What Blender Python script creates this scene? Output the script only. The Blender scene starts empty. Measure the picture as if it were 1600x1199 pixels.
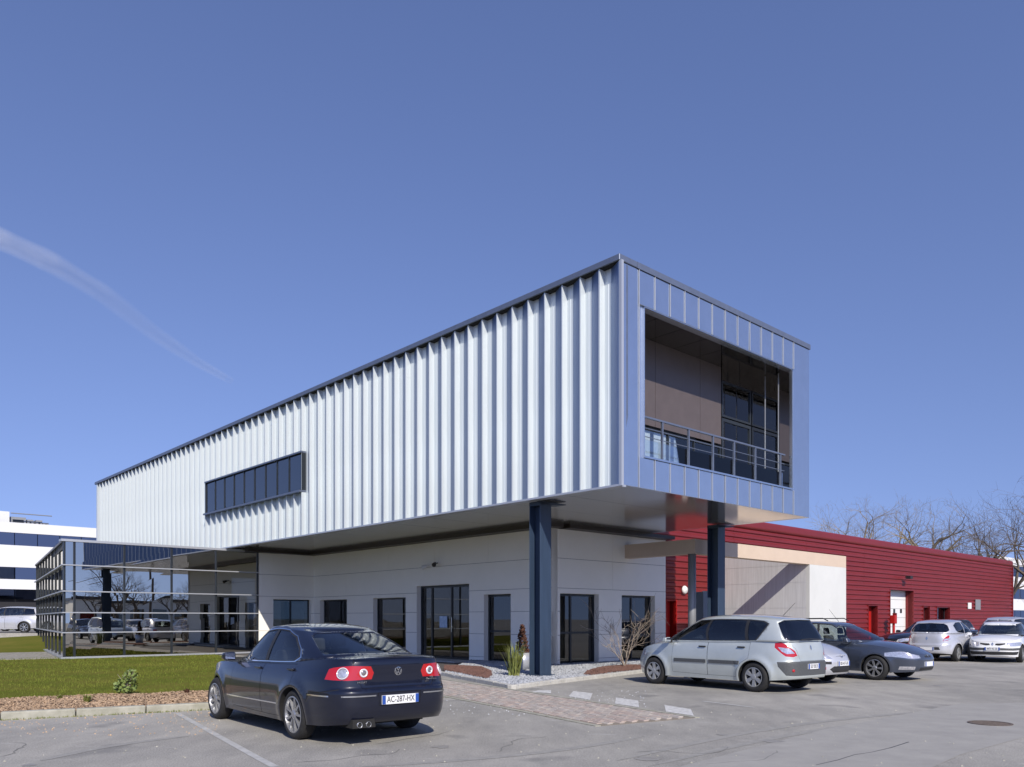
import bpy, bmesh, math, random
import numpy as np
from mathutils import Vector, Matrix
from mathutils.geometry import delaunay_2d_cdt
R = math.radians
rnd = random.Random(7)
rng = np.random.default_rng(11)
scn = bpy.context.scene
col = scn.collection

# ------------------------------------------------------------------ camera, sky, sun, exposure
FOC, HOR, EYE = 1244.0, 967.0, 1.53          # focal length and horizon row of the photograph, eye height
cd = bpy.data.cameras.new('camera')
cam = bpy.data.objects.new('camera', cd)
col.objects.link(cam)
cam.location = (0, 0, EYE)
cam.rotation_euler = (R(90), 0, 0)
cd.sensor_width = 36.0
cd.lens = FOC / 1600 * 36.0
cd.shift_y = (HOR - 599.5) / 1600
cd.clip_start, cd.clip_end = 0.1, 20000
scn.camera = cam

SUN_EL = R(35.6)
SUN_V = Vector((0.309 * math.cos(SUN_EL), -0.951 * math.cos(SUN_EL), math.sin(SUN_EL))).normalized()
world = bpy.data.worlds.new('World')
scn.world = world
world.use_nodes = True
wn = world.node_tree
sky = wn.nodes.new('ShaderNodeTexSky')
sky.sky_type = 'NISHITA'
sky.sun_disc = False
sky.sun_elevation = SUN_EL
sky.sun_rotation = math.atan2(SUN_V.x, SUN_V.y)
sky.air_density = 1.25
sky.dust_density = 0.25
sky.ozone_density = 2.2
# the clear spring sky of the photograph stays blue right down to the roofs: look it up a little above each direction
stc = wn.nodes.new('ShaderNodeTexCoord')
smp = wn.nodes.new('ShaderNodeMapping')
smp.inputs['Scale'].default_value = (1, 1, 0.80)
smp.inputs['Location'].default_value = (0, 0, 0.20)
wn.links.new(stc.outputs['Generated'], smp.inputs['Vector'])
wn.links.new(smp.outputs[0], sky.inputs['Vector'])
hsv = wn.nodes.new('ShaderNodeMix')
hsv.data_type = 'RGBA'; hsv.blend_type = 'MULTIPLY'; hsv.inputs[0].default_value = 1.0
hsv.inputs[7].default_value = (0.89, 0.835, 1.10, 1)
wn.links.new(sky.outputs[0], hsv.inputs[6])
bg = wn.nodes['Background']
wn.links.new(hsv.outputs[2], bg.inputs['Color'])
bg.inputs['Strength'].default_value = 0.112
sl = bpy.data.lights.new('sun', 'SUN')
sl.energy = 4.1
sl.angle = R(0.53)
sl.color = (1.0, 0.925, 0.815)
so = bpy.data.objects.new('sun', sl)
col.objects.link(so)
so.rotation_euler = SUN_V.to_track_quat('Z', 'Y').to_euler()
so.location = (0, -20, 40)
scn.view_settings.view_transform = 'Standard'
scn.view_settings.look = 'None'
scn.view_settings.exposure = 0.30
scn.view_settings.gamma = 1.0
scn.view_settings.use_curve_mapping = False
scn.cycles.max_bounces = 8
scn.cycles.transparent_max_bounces = 16
scn.cycles.caustics_reflective = False
scn.cycles.caustics_refractive = False

# ------------------------------------------------------------------ helpers
def link(o, parent=None):
    col.objects.link(o)
    if parent is not None:
        o.parent = parent
    return o

def tag(o, label=None, cat=None, group=None, kind=None):
    if label: o['label'] = label
    if cat: o['category'] = cat
    if group: o['group'] = group
    if kind: o['kind'] = kind
    return o

def empty(name, label, cat, loc=(0, 0, 0), rz=0.0, group=None):
    o = bpy.data.objects.new(name, None)
    o.empty_display_size = 0.3
    o.location = loc
    o.rotation_euler = (0, 0, rz)
    link(o)
    return tag(o, label, cat, group)

def copy_tree(o, parent=None):
    c = o.copy()
    link(c, parent)
    for ch in list(o.children):
        copy_tree(ch, c)
    return c

class MB:
    """collects geometry and links it as one mesh object"""
    def __init__(self):
        self.v, self.f, self.m = [], [], []
    def add(self, vs, fs, mat=0):
        b = len(self.v)
        self.v += [tuple(p) for p in vs]
        for f in fs:
            self.f.append([b + i for i in f]); self.m.append(mat)
        return self
    def hexa(self, p, mat=0):     # 8 points: bottom 0-3, top 4-7
        return self.add(p, [(3, 2, 1, 0), (4, 5, 6, 7), (0, 1, 5, 4), (1, 2, 6, 5), (2, 3, 7, 6), (3, 0, 4, 7)], mat)
    def box(self, x0, x1, y0, y1, z0, z1, mat=0):
        return self.hexa([(x0, y0, z0), (x1, y0, z0), (x1, y1, z0), (x0, y1, z0), (x0, y0, z1), (x1, y0, z1), (x1, y1, z1), (x0, y1, z1)], mat)
    def tube(self, pts, rad, n=8, mat=0, cap=True):
        pts = [Vector(p) for p in pts]
        if not hasattr(rad, '__len__'): rad = [rad] * len(pts)
        rings = []
        up = None
        for i, p in enumerate(pts):
            d = (pts[min(i + 1, len(pts) - 1)] - pts[max(i - 1, 0)]).normalized()
            if up is None: up = d.orthogonal().normalized()
            up = (up - d * up.dot(d)).normalized()
            sd = d.cross(up)
            rings.append([p + (up * math.cos(2 * math.pi * k / n) + sd * math.sin(2 * math.pi * k / n)) * rad[i] for k in range(n)])
        vs = [q for r in rings for q in r]
        fs = []
        for i in range(len(pts) - 1):
            for k in range(n):
                a, b = i * n + k, i * n + (k + 1) % n
                fs.append((a, b, b + n, a + n))
        if cap:
            fs.append(tuple(range(n - 1, -1, -1)))
            fs.append(tuple((len(pts) - 1) * n + k for k in range(n)))
        return self.add(vs, fs, mat)
    def lathe(self, prof, n=24, mat=0, axis='z', c=(0, 0, 0)):
        vs, fs = [], []
        for (r, h) in prof:
            for k in range(n):
                a = 2 * math.pi * k / n
                p = (r * math.cos(a), r * math.sin(a), h)
                if axis == 'y': p = (p[0], p[2], p[1])
                vs.append((p[0] + c[0], p[1] + c[1], p[2] + c[2]))
        for i in range(len(prof) - 1):
            for k in range(n):
                a, b = i * n + k, i * n + (k + 1) % n
                q = (a, b, b + n, a + n)
                fs.append(q if axis == 'z' else q[::-1])
        return self.add(vs, fs, mat)
    def mesh(self, name, mats, smooth=False):
        me = bpy.data.meshes.new(name)
        me.from_pydata(self.v, [], self.f)
        for m in (mats if isinstance(mats, (list, tuple)) else [mats]): me.materials.append(m)
        if any(self.m): me.polygons.foreach_set('material_index', self.m)
        if smooth: me.polygons.foreach_set('use_smooth', [True] * len(self.f))
        me.update()
        return me
    def build(self, name, mats, parent=None, smooth=False):
        return link(bpy.data.objects.new(name, self.mesh(name, mats, smooth)), parent)

def bevel(o, w=0.005, seg=1, angle=0.6):
    b = o.modifiers.new('bevel', 'BEVEL'); b.width = w; b.segments = seg; b.limit_method = 'ANGLE'; b.angle_limit = angle
    return o

class Frame:
    """a vertical wall plane: origin on the ground, horizontal direction d, outward normal n"""
    def __init__(s, o, d, n):
        s.o, s.d, s.n = Vector((o[0], o[1])), Vector(d), Vector(n)
    def p(s, a, o, z):
        q = s.o + s.d * a + s.n * o
        return (q.x, q.y, z)
    def at(s, px):
        r = (px - 800) / FOC
        return (r * s.o.y - s.o.x) / (s.d.x - r * s.d.y)
    def z(s, px, py):
        return EYE - (py - HOR) * (s.o.y + s.d.y * s.at(px)) / FOC
    def box(s, mb, a0, a1, o0, o1, z0, z1, mat=0):
        P = [s.p(a0, o1, z0), s.p(a1, o1, z0), s.p(a1, o0, z0), s.p(a0, o0, z0), s.p(a0, o1, z1), s.p(a1, o1, z1), s.p(a1, o0, z1), s.p(a0, o0, z1)]
        # orientation of the faces: flip when the frame is left-handed
        if s.d.x * s.n.y - s.d.y * s.n.x > 0: P = [P[3], P[2], P[1], P[0], P[7], P[6], P[5], P[4]]
        return mb.hexa(P, mat)
    def quad(s, mb, pts, mat=0):
        return mb.add([s.p(*q) for q in pts], [tuple(range(len(pts)))], mat)

def ground(px, py, z=0.0):
    """the point at height z that the photograph shows at (px, py)"""
    D = FOC * (EYE - z) / (py - HOR)
    return ((px - 800) / FOC * D, D)

# ------------------------------------------------------------------ materials
def mat(name, color, rough=0.6, metal=0.0, noise=0.0, nscale=6.0, bump=0.0, bscale=60.0, coat=0.0, spec=0.5, streak=None, trans=None, emit=None, color2=None, detail=6.0):
    m = bpy.data.materials.new(name)
    m.use_nodes = True
    nt = m.node_tree; N = nt.nodes; L = nt.links
    b = N['Principled BSDF']
    b.inputs['Base Color'].default_value = (*color, 1)
    b.inputs['Roughness'].default_value = rough
    b.inputs['Metallic'].default_value = metal
    b.inputs['Coat Weight'].default_value = coat
    b.inputs['Coat Roughness'].default_value = 0.03
    b.inputs['Specular IOR Level'].default_value = spec
    tc = N.new('ShaderNodeTexCoord')
    if noise or color2:
        n = N.new('ShaderNodeTexNoise'); n.inputs['Scale'].default_value = nscale; n.inputs['Detail'].default_value = detail
        n.inputs['Roughness'].default_value = 0.65
        mp = N.new('ShaderNodeMapping')
        if streak: mp.inputs['Scale'].default_value = streak
        L.new(tc.outputs['Object'], mp.inputs['Vector']); L.new(mp.outputs[0], n.inputs['Vector'])
        cr = N.new('ShaderNodeValToRGB')
        c2 = color2 or tuple(max(0, c * (1 - noise)) for c in color)
        c1 = color if color2 else tuple(min(1, c * (1 + noise * 0.6)) for c in color)
        cr.color_ramp.elements[0].position = 0.32; cr.color_ramp.elements[0].color = (*c2, 1)
        cr.color_ramp.elements[1].position = 0.68; cr.color_ramp.elements[1].color = (*c1, 1)
        L.new(n.outputs['Fac'], cr.inputs[0]); L.new(cr.outputs[0], b.inputs['Base Color'])
    if bump:
        n2 = N.new('ShaderNodeTexNoise'); n2.inputs['Scale'].default_value = bscale; n2.inputs['Detail'].default_value = 4
        L.new(tc.outputs['Object'], n2.inputs['Vector'])
        bp = N.new('ShaderNodeBump'); bp.inputs['Strength'].default_value = bump; bp.inputs['Distance'].default_value = 0.02
        L.new(n2.outputs['Fac'], bp.inputs['Height']); L.new(bp.outputs[0], b.inputs['Normal'])
    if emit:
        b.inputs['Emission Color'].default_value = (*emit, 1); b.inputs['Emission Strength'].default_value = 1
    return m

def glass(name, tint, refl=0.06, rcol=(1, 1, 1), wob=0.0, power=1.0):
    """window glass: a clear tinted sheet with a mirror film on it"""
    m = bpy.data.materials.new(name); m.use_nodes = True
    N, L = m.node_tree.nodes, m.node_tree.links
    N.remove(N['Principled BSDF'])
    t = N.new('ShaderNodeBsdfTransparent'); t.inputs[0].default_value = (*tint, 1)
    g = N.new('ShaderNodeBsdfGlossy'); g.inputs['Roughness'].default_value = 0.0; g.inputs['Color'].default_value = (*rcol, 1)
    lw = N.new('ShaderNodeLayerWeight'); lw.inputs[0].default_value = 0.18
    mr = N.new('ShaderNodeMapRange'); mr.inputs['To Min'].default_value = refl; mr.inputs['To Max'].default_value = 1.0
    L.new(lw.outputs['Fresnel'], mr.inputs[0])
    mx = N.new('ShaderNodeMixShader')
    L.new(mr.outputs[0], mx.inputs[0]); L.new(t.outputs[0], mx.inputs[1]); L.new(g.outputs[0], mx.inputs[2])
    if wob:
        tc = N.new('ShaderNodeTexCoord'); n = N.new('ShaderNodeTexNoise'); n.inputs['Scale'].default_value = 0.9; n.inputs['Detail'].default_value = 1
        L.new(tc.outputs['Object'], n.inputs['Vector'])
        bp = N.new('ShaderNodeBump'); bp.inputs['Strength'].default_value = wob; bp.inputs['Distance'].default_value = 0.02
        L.new(n.outputs['Fac'], bp.inputs['Height']); L.new(bp.outputs[0], g.inputs['Normal'])
    L.new(mx.outputs[0], N['Material Output'].inputs[0])
    return m
# ------------------------------------------------------------------ cars: a body skin with cut-out doors, lamps and glass
M_TYRE = mat('tyre rubber', (0.018, 0.018, 0.019), 0.8, noise=0.3, nscale=20, bump=0.3, bscale=40)
M_BLACKP = mat('black trim plastic', (0.02, 0.02, 0.022), 0.55)
M_GREYP = mat('grey trim plastic', (0.075, 0.08, 0.085), 0.6, noise=0.15, nscale=30)
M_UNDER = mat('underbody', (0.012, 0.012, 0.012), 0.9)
M_CHROME = mat('chrome', (0.75, 0.76, 0.78), 0.12, 1.0)
M_ALLOY = mat('alloy wheel', (0.42, 0.43, 0.45), 0.32, 0.75, noise=0.2, nscale=12)
M_HUB = mat('silver hubcap', (0.36, 0.37, 0.38), 0.4, 0.5, noise=0.2, nscale=12)
M_LAMPR = mat('red lamp lens', (0.42, 0.008, 0.012), 0.12, coat=1.0)
M_LAMPW = mat('clear lamp lens', (0.62, 0.62, 0.66), 0.1, 0.6, coat=1.0, noise=0.35, nscale=28)
M_LAMPD = mat('dark lamp housing', (0.10, 0.10, 0.11), 0.25, 0.4, coat=1.0)
M_PLATE = mat('number plate', (0.72, 0.73, 0.74), 0.4)
M_PLATEB = mat('plate blue band', (0.02, 0.07, 0.32), 0.4)
M_INK = mat('plate lettering', (0.015, 0.015, 0.02), 0.5)
M_SEAT = mat('seat fabric', (0.085, 0.088, 0.098), 0.85, noise=0.2)
M_CGLASS = glass('car window glass', (0.55, 0.60, 0.60), 0.09)
M_CGLASSD = glass('car privacy glass', (0.12, 0.14, 0.15), 0.08)
def paint(name, c, metal=0.45, rough=0.32, coat=1.0):
    return mat(name, c, rough, metal, coat=coat, noise=0.06, nscale=3)

def interp(tab):
    xs = np.array([t[0] for t in tab], float); ys = np.array([t[1] for t in tab], float)
    def f(x):
        x = np.asarray(x, float)
        i = np.clip(np.searchsorted(xs, x) - 1, 0, len(xs) - 2)
        # monotone cubic (smooth) interpolation
        h = np.diff(xs); d = np.diff(ys) / h
        mm = np.zeros(len(xs)); mm[1:-1] = np.where(d[1:] * d[:-1] > 0, 2 * d[1:] * d[:-1] / (d[1:] + d[:-1] + 1e-9), 0); mm[0] = d[0]; mm[-1] = d[-1]
        t = np.clip((x - xs[i]) / h[i], 0, 1)
        return (ys[i] * (1 + 2 * t) * (1 - t) ** 2 + mm[i] * h[i] * t * (1 - t) ** 2 + ys[i + 1] * t * t * (3 - 2 * t) + mm[i + 1] * h[i] * t * t * (t - 1))
    return f

def sup(phi, n1, n2):
    """superellipse: phi 0 = rear centre, pi = front centre; returns cx in -1..1 and sy in 0..1"""
    n = np.where(phi < math.pi / 2, n1, n2)
    c, s = np.cos(phi), np.sin(phi)
    return -np.sign(c) * np.abs(c) ** (2 / n), np.abs(s) ** (2 / n)

def plan_phi(xr, xf, W, n1, n2, num=400):
    """arc-length table so that equal steps of s are equal steps along the outline"""
    phi = np.linspace(0, math.pi, 6000)
    cx, sy = sup(phi, n1, n2)
    x = (xr + xf) / 2 + cx * (xf - xr) / 2; y = W * sy
    L = np.concatenate([[0], np.cumsum(np.hypot(np.diff(x), np.diff(y)))]); L /= L[-1]
    return L, phi

class Skin:
    """a smooth surface over (s, v) in [0,1]x[0,1]; regions cut out of it become meshes of their own"""
    def __init__(self, fn, ns, nv, sknots=None):
        self.fn = fn
        self.S = np.linspace(0, 1, ns) if sknots is None else sknots
        self.V = np.linspace(0, 1, nv)
        ts = np.linspace(0, 1, 321); tv = np.linspace(-0.08, 1.04, 57)
        self.ts, self.tv = np.meshgrid(ts, tv, indexing='ij')
        self.tab = fn(self.ts, self.tv)
    def inv(self, view, a, b, xlim=None):
        P = self.tab
        i0 = 0 if view == 'side' else 1
        cost = (P[i0] - a) ** 2 + (P[2] - b) ** 2
        if view == 'rear': cost = np.where(self.ts > 0.5, 1e9, cost)
        if view == 'front': cost = np.where(self.ts < 0.5, 1e9, cost)
        if view == 'rear': cost = cost + 0.02 * (P[0] - P[0].min()) ** 2
        if view == 'front': cost = cost + 0.02 * (P[0].max() - P[0]) ** 2
        if view == 'side': cost = cost + 0.003 * (P[1].max() - P[1]) ** 2
        k = np.unravel_index(np.argmin(cost), cost.shape)
        s, v = self.ts[k], self.tv[k]
        for _ in range(6):
            e = 1e-4
            p = self.fn(np.array([s, s + e, s]), np.array([v, v, v + e]))
            J = np.array([[p[i0][1] - p[i0][0], p[i0][2] - p[i0][0]], [p[2][1] - p[2][0], p[2][2] - p[2][0]]]) / e
            r = np.array([a - p[i0][0], b - p[2][0]])
            if abs(np.linalg.det(J)) < 1e-6: break
            d = np.linalg.solve(J, r)
            d = np.clip(d, -0.01, 0.01)
            s, v = s + d[0], v + d[1]
        return (float(np.clip(s, 0.0, 1.0)), float(v))
    def cut(self, regions):
        """regions: list of (key, [(s, v)...]); later ones win. returns {key: (verts2d, tris)}"""
        pts, edges = [], []
        def put(p): pts.append(p); return len(pts) - 1
        polys = []
        for key, poly in regions:
            q = []
            n = len(poly)
            for i in range(n):         # subdivide the outline so that it follows the curved skin
                a, b = poly[i], poly[(i + 1) % n]
                m = max(1, int(math.hypot((b[0] - a[0]) * 6, b[1] - a[1]) / 0.09))
                for k in range(m): q.append((a[0] + (b[0] - a[0]) * k / m, a[1] + (b[1] - a[1]) * k / m))
            polys.append((key, np.array(q)))
            ids = [put((x * 6, y)) for x, y in q]
            edges += [(ids[i], ids[(i + 1) % len(ids)]) for i in range(len(ids))]
        for a in self.S:
            for b in self.V: put((a * 6, b))
        c0 = [put((a * 6, b)) for a, b in ((0, 0), (1, 0), (1, 1), (0, 1))]
        edges += [(c0[i], c0[(i + 1) % 4]) for i in range(4)]
        vs, es, fs, *_ = delaunay_2d_cdt([Vector(p) for p in pts], edges, [], 0, 1e-5)
        vs = np.array([(p.x / 6, p.y) for p in vs]); fs = np.array([f for f in fs if len(f) == 3])
        c = vs[fs].mean(1)
        keep = (c[:, 1] > 0) & (c[:, 1] < 1) & (c[:, 0] > 0) & (c[:, 0] < 1)
        fs, c = fs[keep], c[keep]
        lab = np.full(len(fs), -1)
        for i, (key, q) in enumerate(polys):
            ins = np.zeros(len(c), bool)
            x1, y1 = q[:, 0], q[:, 1]; x2, y2 = np.roll(x1, -1), np.roll(y1, -1)
            for k in range(len(q)):
                cond = (y1[k] > c[:, 1]) != (y2[k] > c[:, 1])
                if y2[k] != y1[k]:
                    xx = (x2[k] - x1[k]) * (c[:, 1] - y1[k]) / (y2[k] - y1[k]) + x1[k]
                    ins ^= cond & (c[:, 0] < xx)
            lab[ins] = i
        out = {}
        for i in range(-1, len(polys)):
            key = 'base' if i < 0 else polys[i][0]
            f = fs[lab == i]
            if len(f): out.setdefault(key, []).append(f)
        return {k: (vs, np.concatenate(f)) for k, f in out.items()}
    def piece(self, name, data, mats, parent, off=0.0, side=0, depth=0.0):
        """side 0 = both halves in one mesh, +1 left, -1 right; off moves along the normal"""
        vs, fs = data
        use, inv = np.unique(fs, return_inverse=True)
        s, v = vs[use, 0], vs[use, 1]
        f = inv.reshape(-1, 3)
        P, Nn = self.pn(s, v)
        P = P + Nn * off
        V, F, NN = [], [], []
        for sg in ((1, -1) if side == 0 else (side,)):
            Q = P.copy(); Q[:, 1] *= sg; M = Nn.copy(); M[:, 1] *= sg
            b = sum(len(x) for x in V)
            F.append((f if sg > 0 else f[:, ::-1]) + b); V.append(Q); NN.append(M)
        V, F, NN = np.concatenate(V), np.concatenate(F), np.concatenate(NN)
        # make the winding agree with the normals
        t = V[F]; g = np.cross(t[:, 1] - t[:, 0], t[:, 2] - t[:, 0])
        bad = (g * NN[F].mean(1)).sum(1) < 0
        F[bad] = F[bad][:, ::-1]
        me = bpy.data.meshes.new(name)
        me.from_pydata(V.tolist(), [], F.tolist())
        for m in (mats if isinstance(mats, (list, tuple)) else [mats]): me.materials.append(m)
        me.polygons.foreach_set('use_smooth', [True] * len(F))
        me.normals_split_custom_set_from_vertices(NN.tolist())
        me.update()
        o = bpy.data.objects.new(name, me)
        link(o, parent)
        return o
    def pn(self, s, v):
        e = 2e-3
        P = np.stack(self.fn(s, v), -1)
        s0, s1 = np.clip(s - e, 0, 1), np.clip(s + e, 0, 1)
        A = np.stack(self.fn(s1, v), -1) - np.stack(self.fn(s0, v), -1)
        B = np.stack(self.fn(s, v + e), -1) - np.stack(self.fn(s, v - e), -1)
        Nn = np.cross(A, B)
        Nn /= np.linalg.norm(Nn, axis=1)[:, None] + 1e-12
        return P, -Nn if self.flip(P, Nn) else Nn
    def flip(self, P, Nn):
        c = np.array([1.3, -2.0, 0.2])
        return ((P - c) * Nn).sum() < 0

def text_mesh(txt, size, m, parent, name, xf, extrude=0.001, sx=1.0):
    cu = bpy.data.curves.new(name, 'FONT'); cu.body = txt; cu.size = size; cu.align_x = 'CENTER'; cu.align_y = 'CENTER'; cu.extrude = extrude
    cu.resolution_u = 3
    to = bpy.data.objects.new(name + '_text', cu); col.objects.link(to)
    to.data.materials.append(m)
    me = bpy.data.meshes.new_from_object(to)
    bpy.data.objects.remove(to); bpy.data.curves.remove(cu)
    me.transform(Matrix.Diagonal((sx, 1, 1, 1)))
    me.transform(xf)
    me.name = name
    return link(bpy.data.objects.new(name, me), parent)

def wheel_mesh(rt, wd, rr, style, hub):
    """tyre (parent) and rim as two meshes, axis along y, outer face at +y; centred at the hub"""
    t = MB()
    prof = [(rr * 0.97, wd * 0.5 - 0.03), (rr * 1.01, wd * 0.5 - 0.005), (rr + (rt - rr) * 0.45, wd * 0.5 + 0.004), (rt - 0.02, wd * 0.5 - 0.012), (rt, wd * 0.5 - 0.035),
            (rt, -wd * 0.5 + 0.035), (rt - 0.02, -wd * 0.5 + 0.012), (rr, -wd * 0.5)]
    t.lathe(prof, 40, 0, 'y')
    r = MB()
    o = wd * 0.5
    r.lathe([(rr * 1.0, o - 0.004), (rr * 0.93, o - 0.002), (rr * 0.90, o - 0.03), (rr * 0.86, o - 0.09)], 40, 0, 'y')          # rim lip and barrel
    r.lathe([(rr * 0.9, o - 0.10), (0.0, o - 0.10)], 24, 1, 'y')                                                            # dark brake disc plane
    r.lathe([(0.062, o - 0.09), (0.062, o - 0.018), (0.045, o - 0.006), (0.0, o - 0.004)], 20, 0, 'y')
    n, w0, w1 = style
    for k in range(n):
        a = 2 * math.pi * (k + 0.5) / n
        ca, sa = math.cos(a), math.sin(a)
        def pt(rad, w, y): return (ca * rad - sa * w, y, sa * rad + ca * w)
        zi, zo = o - 0.022, o - 0.012
        P = [pt(0.04, -w0, zi - .03), pt(rr * .93, -w1, zi - .03), pt(rr * .93, w1, zi - .03), pt(0.04, w0, zi - .03),
             pt(0.04, -w0 * .7, zo), pt(rr * .93, -w1 * .8, zo + .004), pt(rr * .93, w1 * .8, zo + .004), pt(0.04, w0 * .7, zo)]
        r.hexa(P, 0)
    return t, r

def make_car(name, label, loc, ang, S, group=None):
    root = empty(name, label, 'car', (loc[0], loc[1], loc[2] if len(loc) > 2 else 0), ang, group)
    wb, W, zb0 = S['wb'], S['W'], S['zb']
    xr, xf = S['xr'], S['xf']
    P = S['paint']
    ztop, zbot = interp(S['top']), interp(S['bot'])
    crown, roff, foff, wmul = interp(S['crown']), interp(S['rear']), interp(S['front']), interp(S['wm'])
    nr, nf = S.get('nr', 5.0), S.get('nf', 4.0)
    L, phi = plan_phi(xr, xf, W, nr, nf)
    def plan(s):
        ph = np.interp(s, L, phi)
        cx, sy = sup(ph, nr, nf)
        return (xr + xf) / 2 + cx * (xf - xr) / 2, W * sy
    def body(s, v):
        s = np.asarray(s, float); v = np.asarray(v, float)
        x0, y0 = plan(s)
        zt, zb = ztop(x0), zbot(x0)
        z = zb + v * (zt - zb)
        wr = np.clip((x0 - 0.3) / (xr - 0.3), 0, 1) ** 3
        wf = np.clip((x0 - wb + 0.3) / (xf - wb + 0.3), 0, 1) ** 3
        x = x0 + wr * roff(z) - wf * foff(z)
        hh = (z - zb0) / (ztop(1.3) - zb0)
        y = y0 * wmul(hh)
        # flared arches
        for xc in (0, wb):
            d = np.hypot(x - xc, (z - S['rt']))
            y = y + np.where(y0 > W * 0.5, S.get('flare', 0.015) * np.exp(-((d - S['ra'] - 0.03) / 0.07) ** 2), 0)
        return np.array([x, y, z])
    ns = 90
    # denser knots at the rounded corners
    sk = np.unique(np.concatenate([np.linspace(0, 1, ns), np.linspace(0.09, 0.24, 16), np.linspace(0.76, 0.91, 16)]))
    sk_b = Skin(body, ns, 18, sk)
    regs, info = [], {}
    def arch(xc):
        pts = []
        for k in range(29):
            a = math.pi * 1.22 * (k / 28) - math.pi * 0.11
            pts.append((xc + S['ra'] * math.cos(a), S['rt'] + S['ra'] * math.sin(a)))
        q = [sk_b.inv('side', *p) for p in pts]
        xa = sk_b.inv('side', xc - S['ra'] * 1.0, zb0 + .03)[0]; xb = sk_b.inv('side', xc + S['ra'] * 1.0, zb0 + .03)[0]
        q = [(a, b) for a, b in q if b > -0.06]
        return q + [(q[-1][0], -0.07), (q[0][0], -0.07)]
    def poly(view, pts):
        out = []
        for t in pts:
            vw, a, b = t if len(t) == 3 else (view, *t)
            q = sk_b.inv(vw, a, b)
            if vw != 'side' and a == 0: q = ((-0.02 if vw == 'rear' else 1.02), q[1])
            out.append(q)
        return out
    for d in S['regions']:
        q = poly(d['view'], d['pts'])
        key = d['name'] + '#' + str(len(regs))
        if d.get('gap'):
            c = np.mean(np.array(q), 0)
            regs.append(('gap', q))
            qi = []
            g = d['gap']
            n = len(q)
            A = np.array(q) * np.array([S['len'] if 0 else 5.5, 0.8])
            # inset by the gap width in metres
            area = 0.5 * sum(A[i][0] * A[(i + 1) % n][1] - A[(i + 1) % n][0] * A[i][1] for i in range(n))
            sg = 1 if area > 0 else -1
            for i in range(n):
                p0, p1, p2 = A[i - 1], A[i], A[(i + 1) % n]
                e1 = (p1 - p0) / (np.linalg.norm(p1 - p0) + 1e-9); e2 = (p2 - p1) / (np.linalg.norm(p2 - p1) + 1e-9)
                n1 = np.array([-e1[1], e1[0]]) * sg; n2 = np.array([-e2[1], e2[0]]) * sg
                bb = n1 + n2; bb = bb / max(0.35, np.dot(bb, bb)) * 2
                qi.append(tuple((p1 + bb * g * 0.5 * 1.0) / np.array([5.5, 0.8])))
            q = qi
        regs.append((key, q)); info[key] = d
    ga, gb = arch(0), arch(wb)
    regs.append(('arch', ga)); regs.append(('arch', gb))
    parts = sk_b.cut(regs)
    body_o = sk_b.piece('body', parts['base'], [P], root)
    # cap over the body: bonnet, shoulder and boot lid
    def capf(s, v):
        b = body(s, np.ones_like(np.asarray(s, float)))
        c = 1 - np.asarray(v, float)
        return np.array([b[0], b[1] * c, b[2] + crown(b[0]) * (1 - np.abs(c) ** 2.4)])
    sk_c = Skin(capf, ns, 12)
    cr = []
    cinfo = {}
    for d in S.get('cap', []):
        q = []
        for (x, c) in d['pts']:
            s = float(np.interp(x, *np.array([(a, b) for a, b in zip(body(np.linspace(0, 1, 400), np.ones(400))[0], np.linspace(0, 1, 400))]).T))
            q.append((s, c))
        k = d['name'] + '#c'
        cr.append((k, q)); cinfo[k] = d
    cparts = sk_c.cut(cr)
    for k, dat in cparts.items():
        if k == 'base':
            sk_c.piece('shoulder_panel', dat, [P], root)
        else:
            d = cinfo[k]
            sk_c.piece(d['name'], dat, [P if d['mat'] == 'paint' else d['mat']], root)
    if 'gap' in parts:
        sk_b.piece('panel_gap', parts['gap'], [M_UNDER], body_o, off=-0.006)
    named = {}
    for key, dat in parts.items():
        if key in ('base', 'gap', 'arch'): continue
        d = info[key]
        mm = P if d['mat'] == 'paint' else d['mat']
        par = named.get(d.get('parent'))
        if d.get('both'):
            named[d['name']] = sk_b.piece(d['name'], dat, [mm], par or root, off=d.get('off', 0))
        else:
            for sd in (1, -1):
                if d.get('only') and d['only'] != sd: continue
                o = sk_b.piece(d['name'], dat, [mm], (named.get((d.get('parent'), sd)) or root), off=d.get('off', 0), side=sd)
                named[(d['name'], sd)] = o
                if d.get('label'): o['label'] = d['label']
    # wheel wells and the dark underside
    u = MB()
    for g in (ga, gb):
        pp = np.array(g[:-2]); Pn, _ = sk_b.pn(pp[:, 0], pp[:, 1])
        for sg in (1, -1):
            vs, fs = [], []
            for p in Pn:
                vs += [(p[0], sg * p[1], p[2]), (p[0], sg * (p[1] - 0.035), p[2] + 0.004), (p[0], sg * (W - 0.34), p[2] + 0.01)]
            n = len(Pn)
            for i in range(n - 1):
                for k in range(2):
                    a = i * 3 + k; b = a + 3
                    fs.append((a, a + 1, b + 1, b))
            u.add(vs, fs)
            m = [i * 3 + 2 for i in range(n)]
            base = len(u.v) - len(vs)
            u.f.append([base + i for i in m]); u.m.append(0)
    u.box(xr + 0.35, xf - 0.55, -(W - 0.34), W - 0.34, zb0 - 0.005, 0.60)
    for (a, b) in ((S['ra'] + .01, wb - S['ra'] - .01),):
        u.box(a, b, -(W - .07), W - .07, zb0 + 0.0, zb0 + .03)
    u.build('underbody', M_UNDER, root)
    # greenhouse
    G = S['gh']
    gn = G.get('n', (6.0, 3.6)); tn = G.get('tn', (5.0, 4.0))
    Lg, phg = plan_phi(G['xb'][0], G['xb'][1], G['w'], *gn)
    def gbase(s):
        ph = np.interp(s, Lg, phg)
        return ph
    rz = interp(G['roof'])
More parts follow.
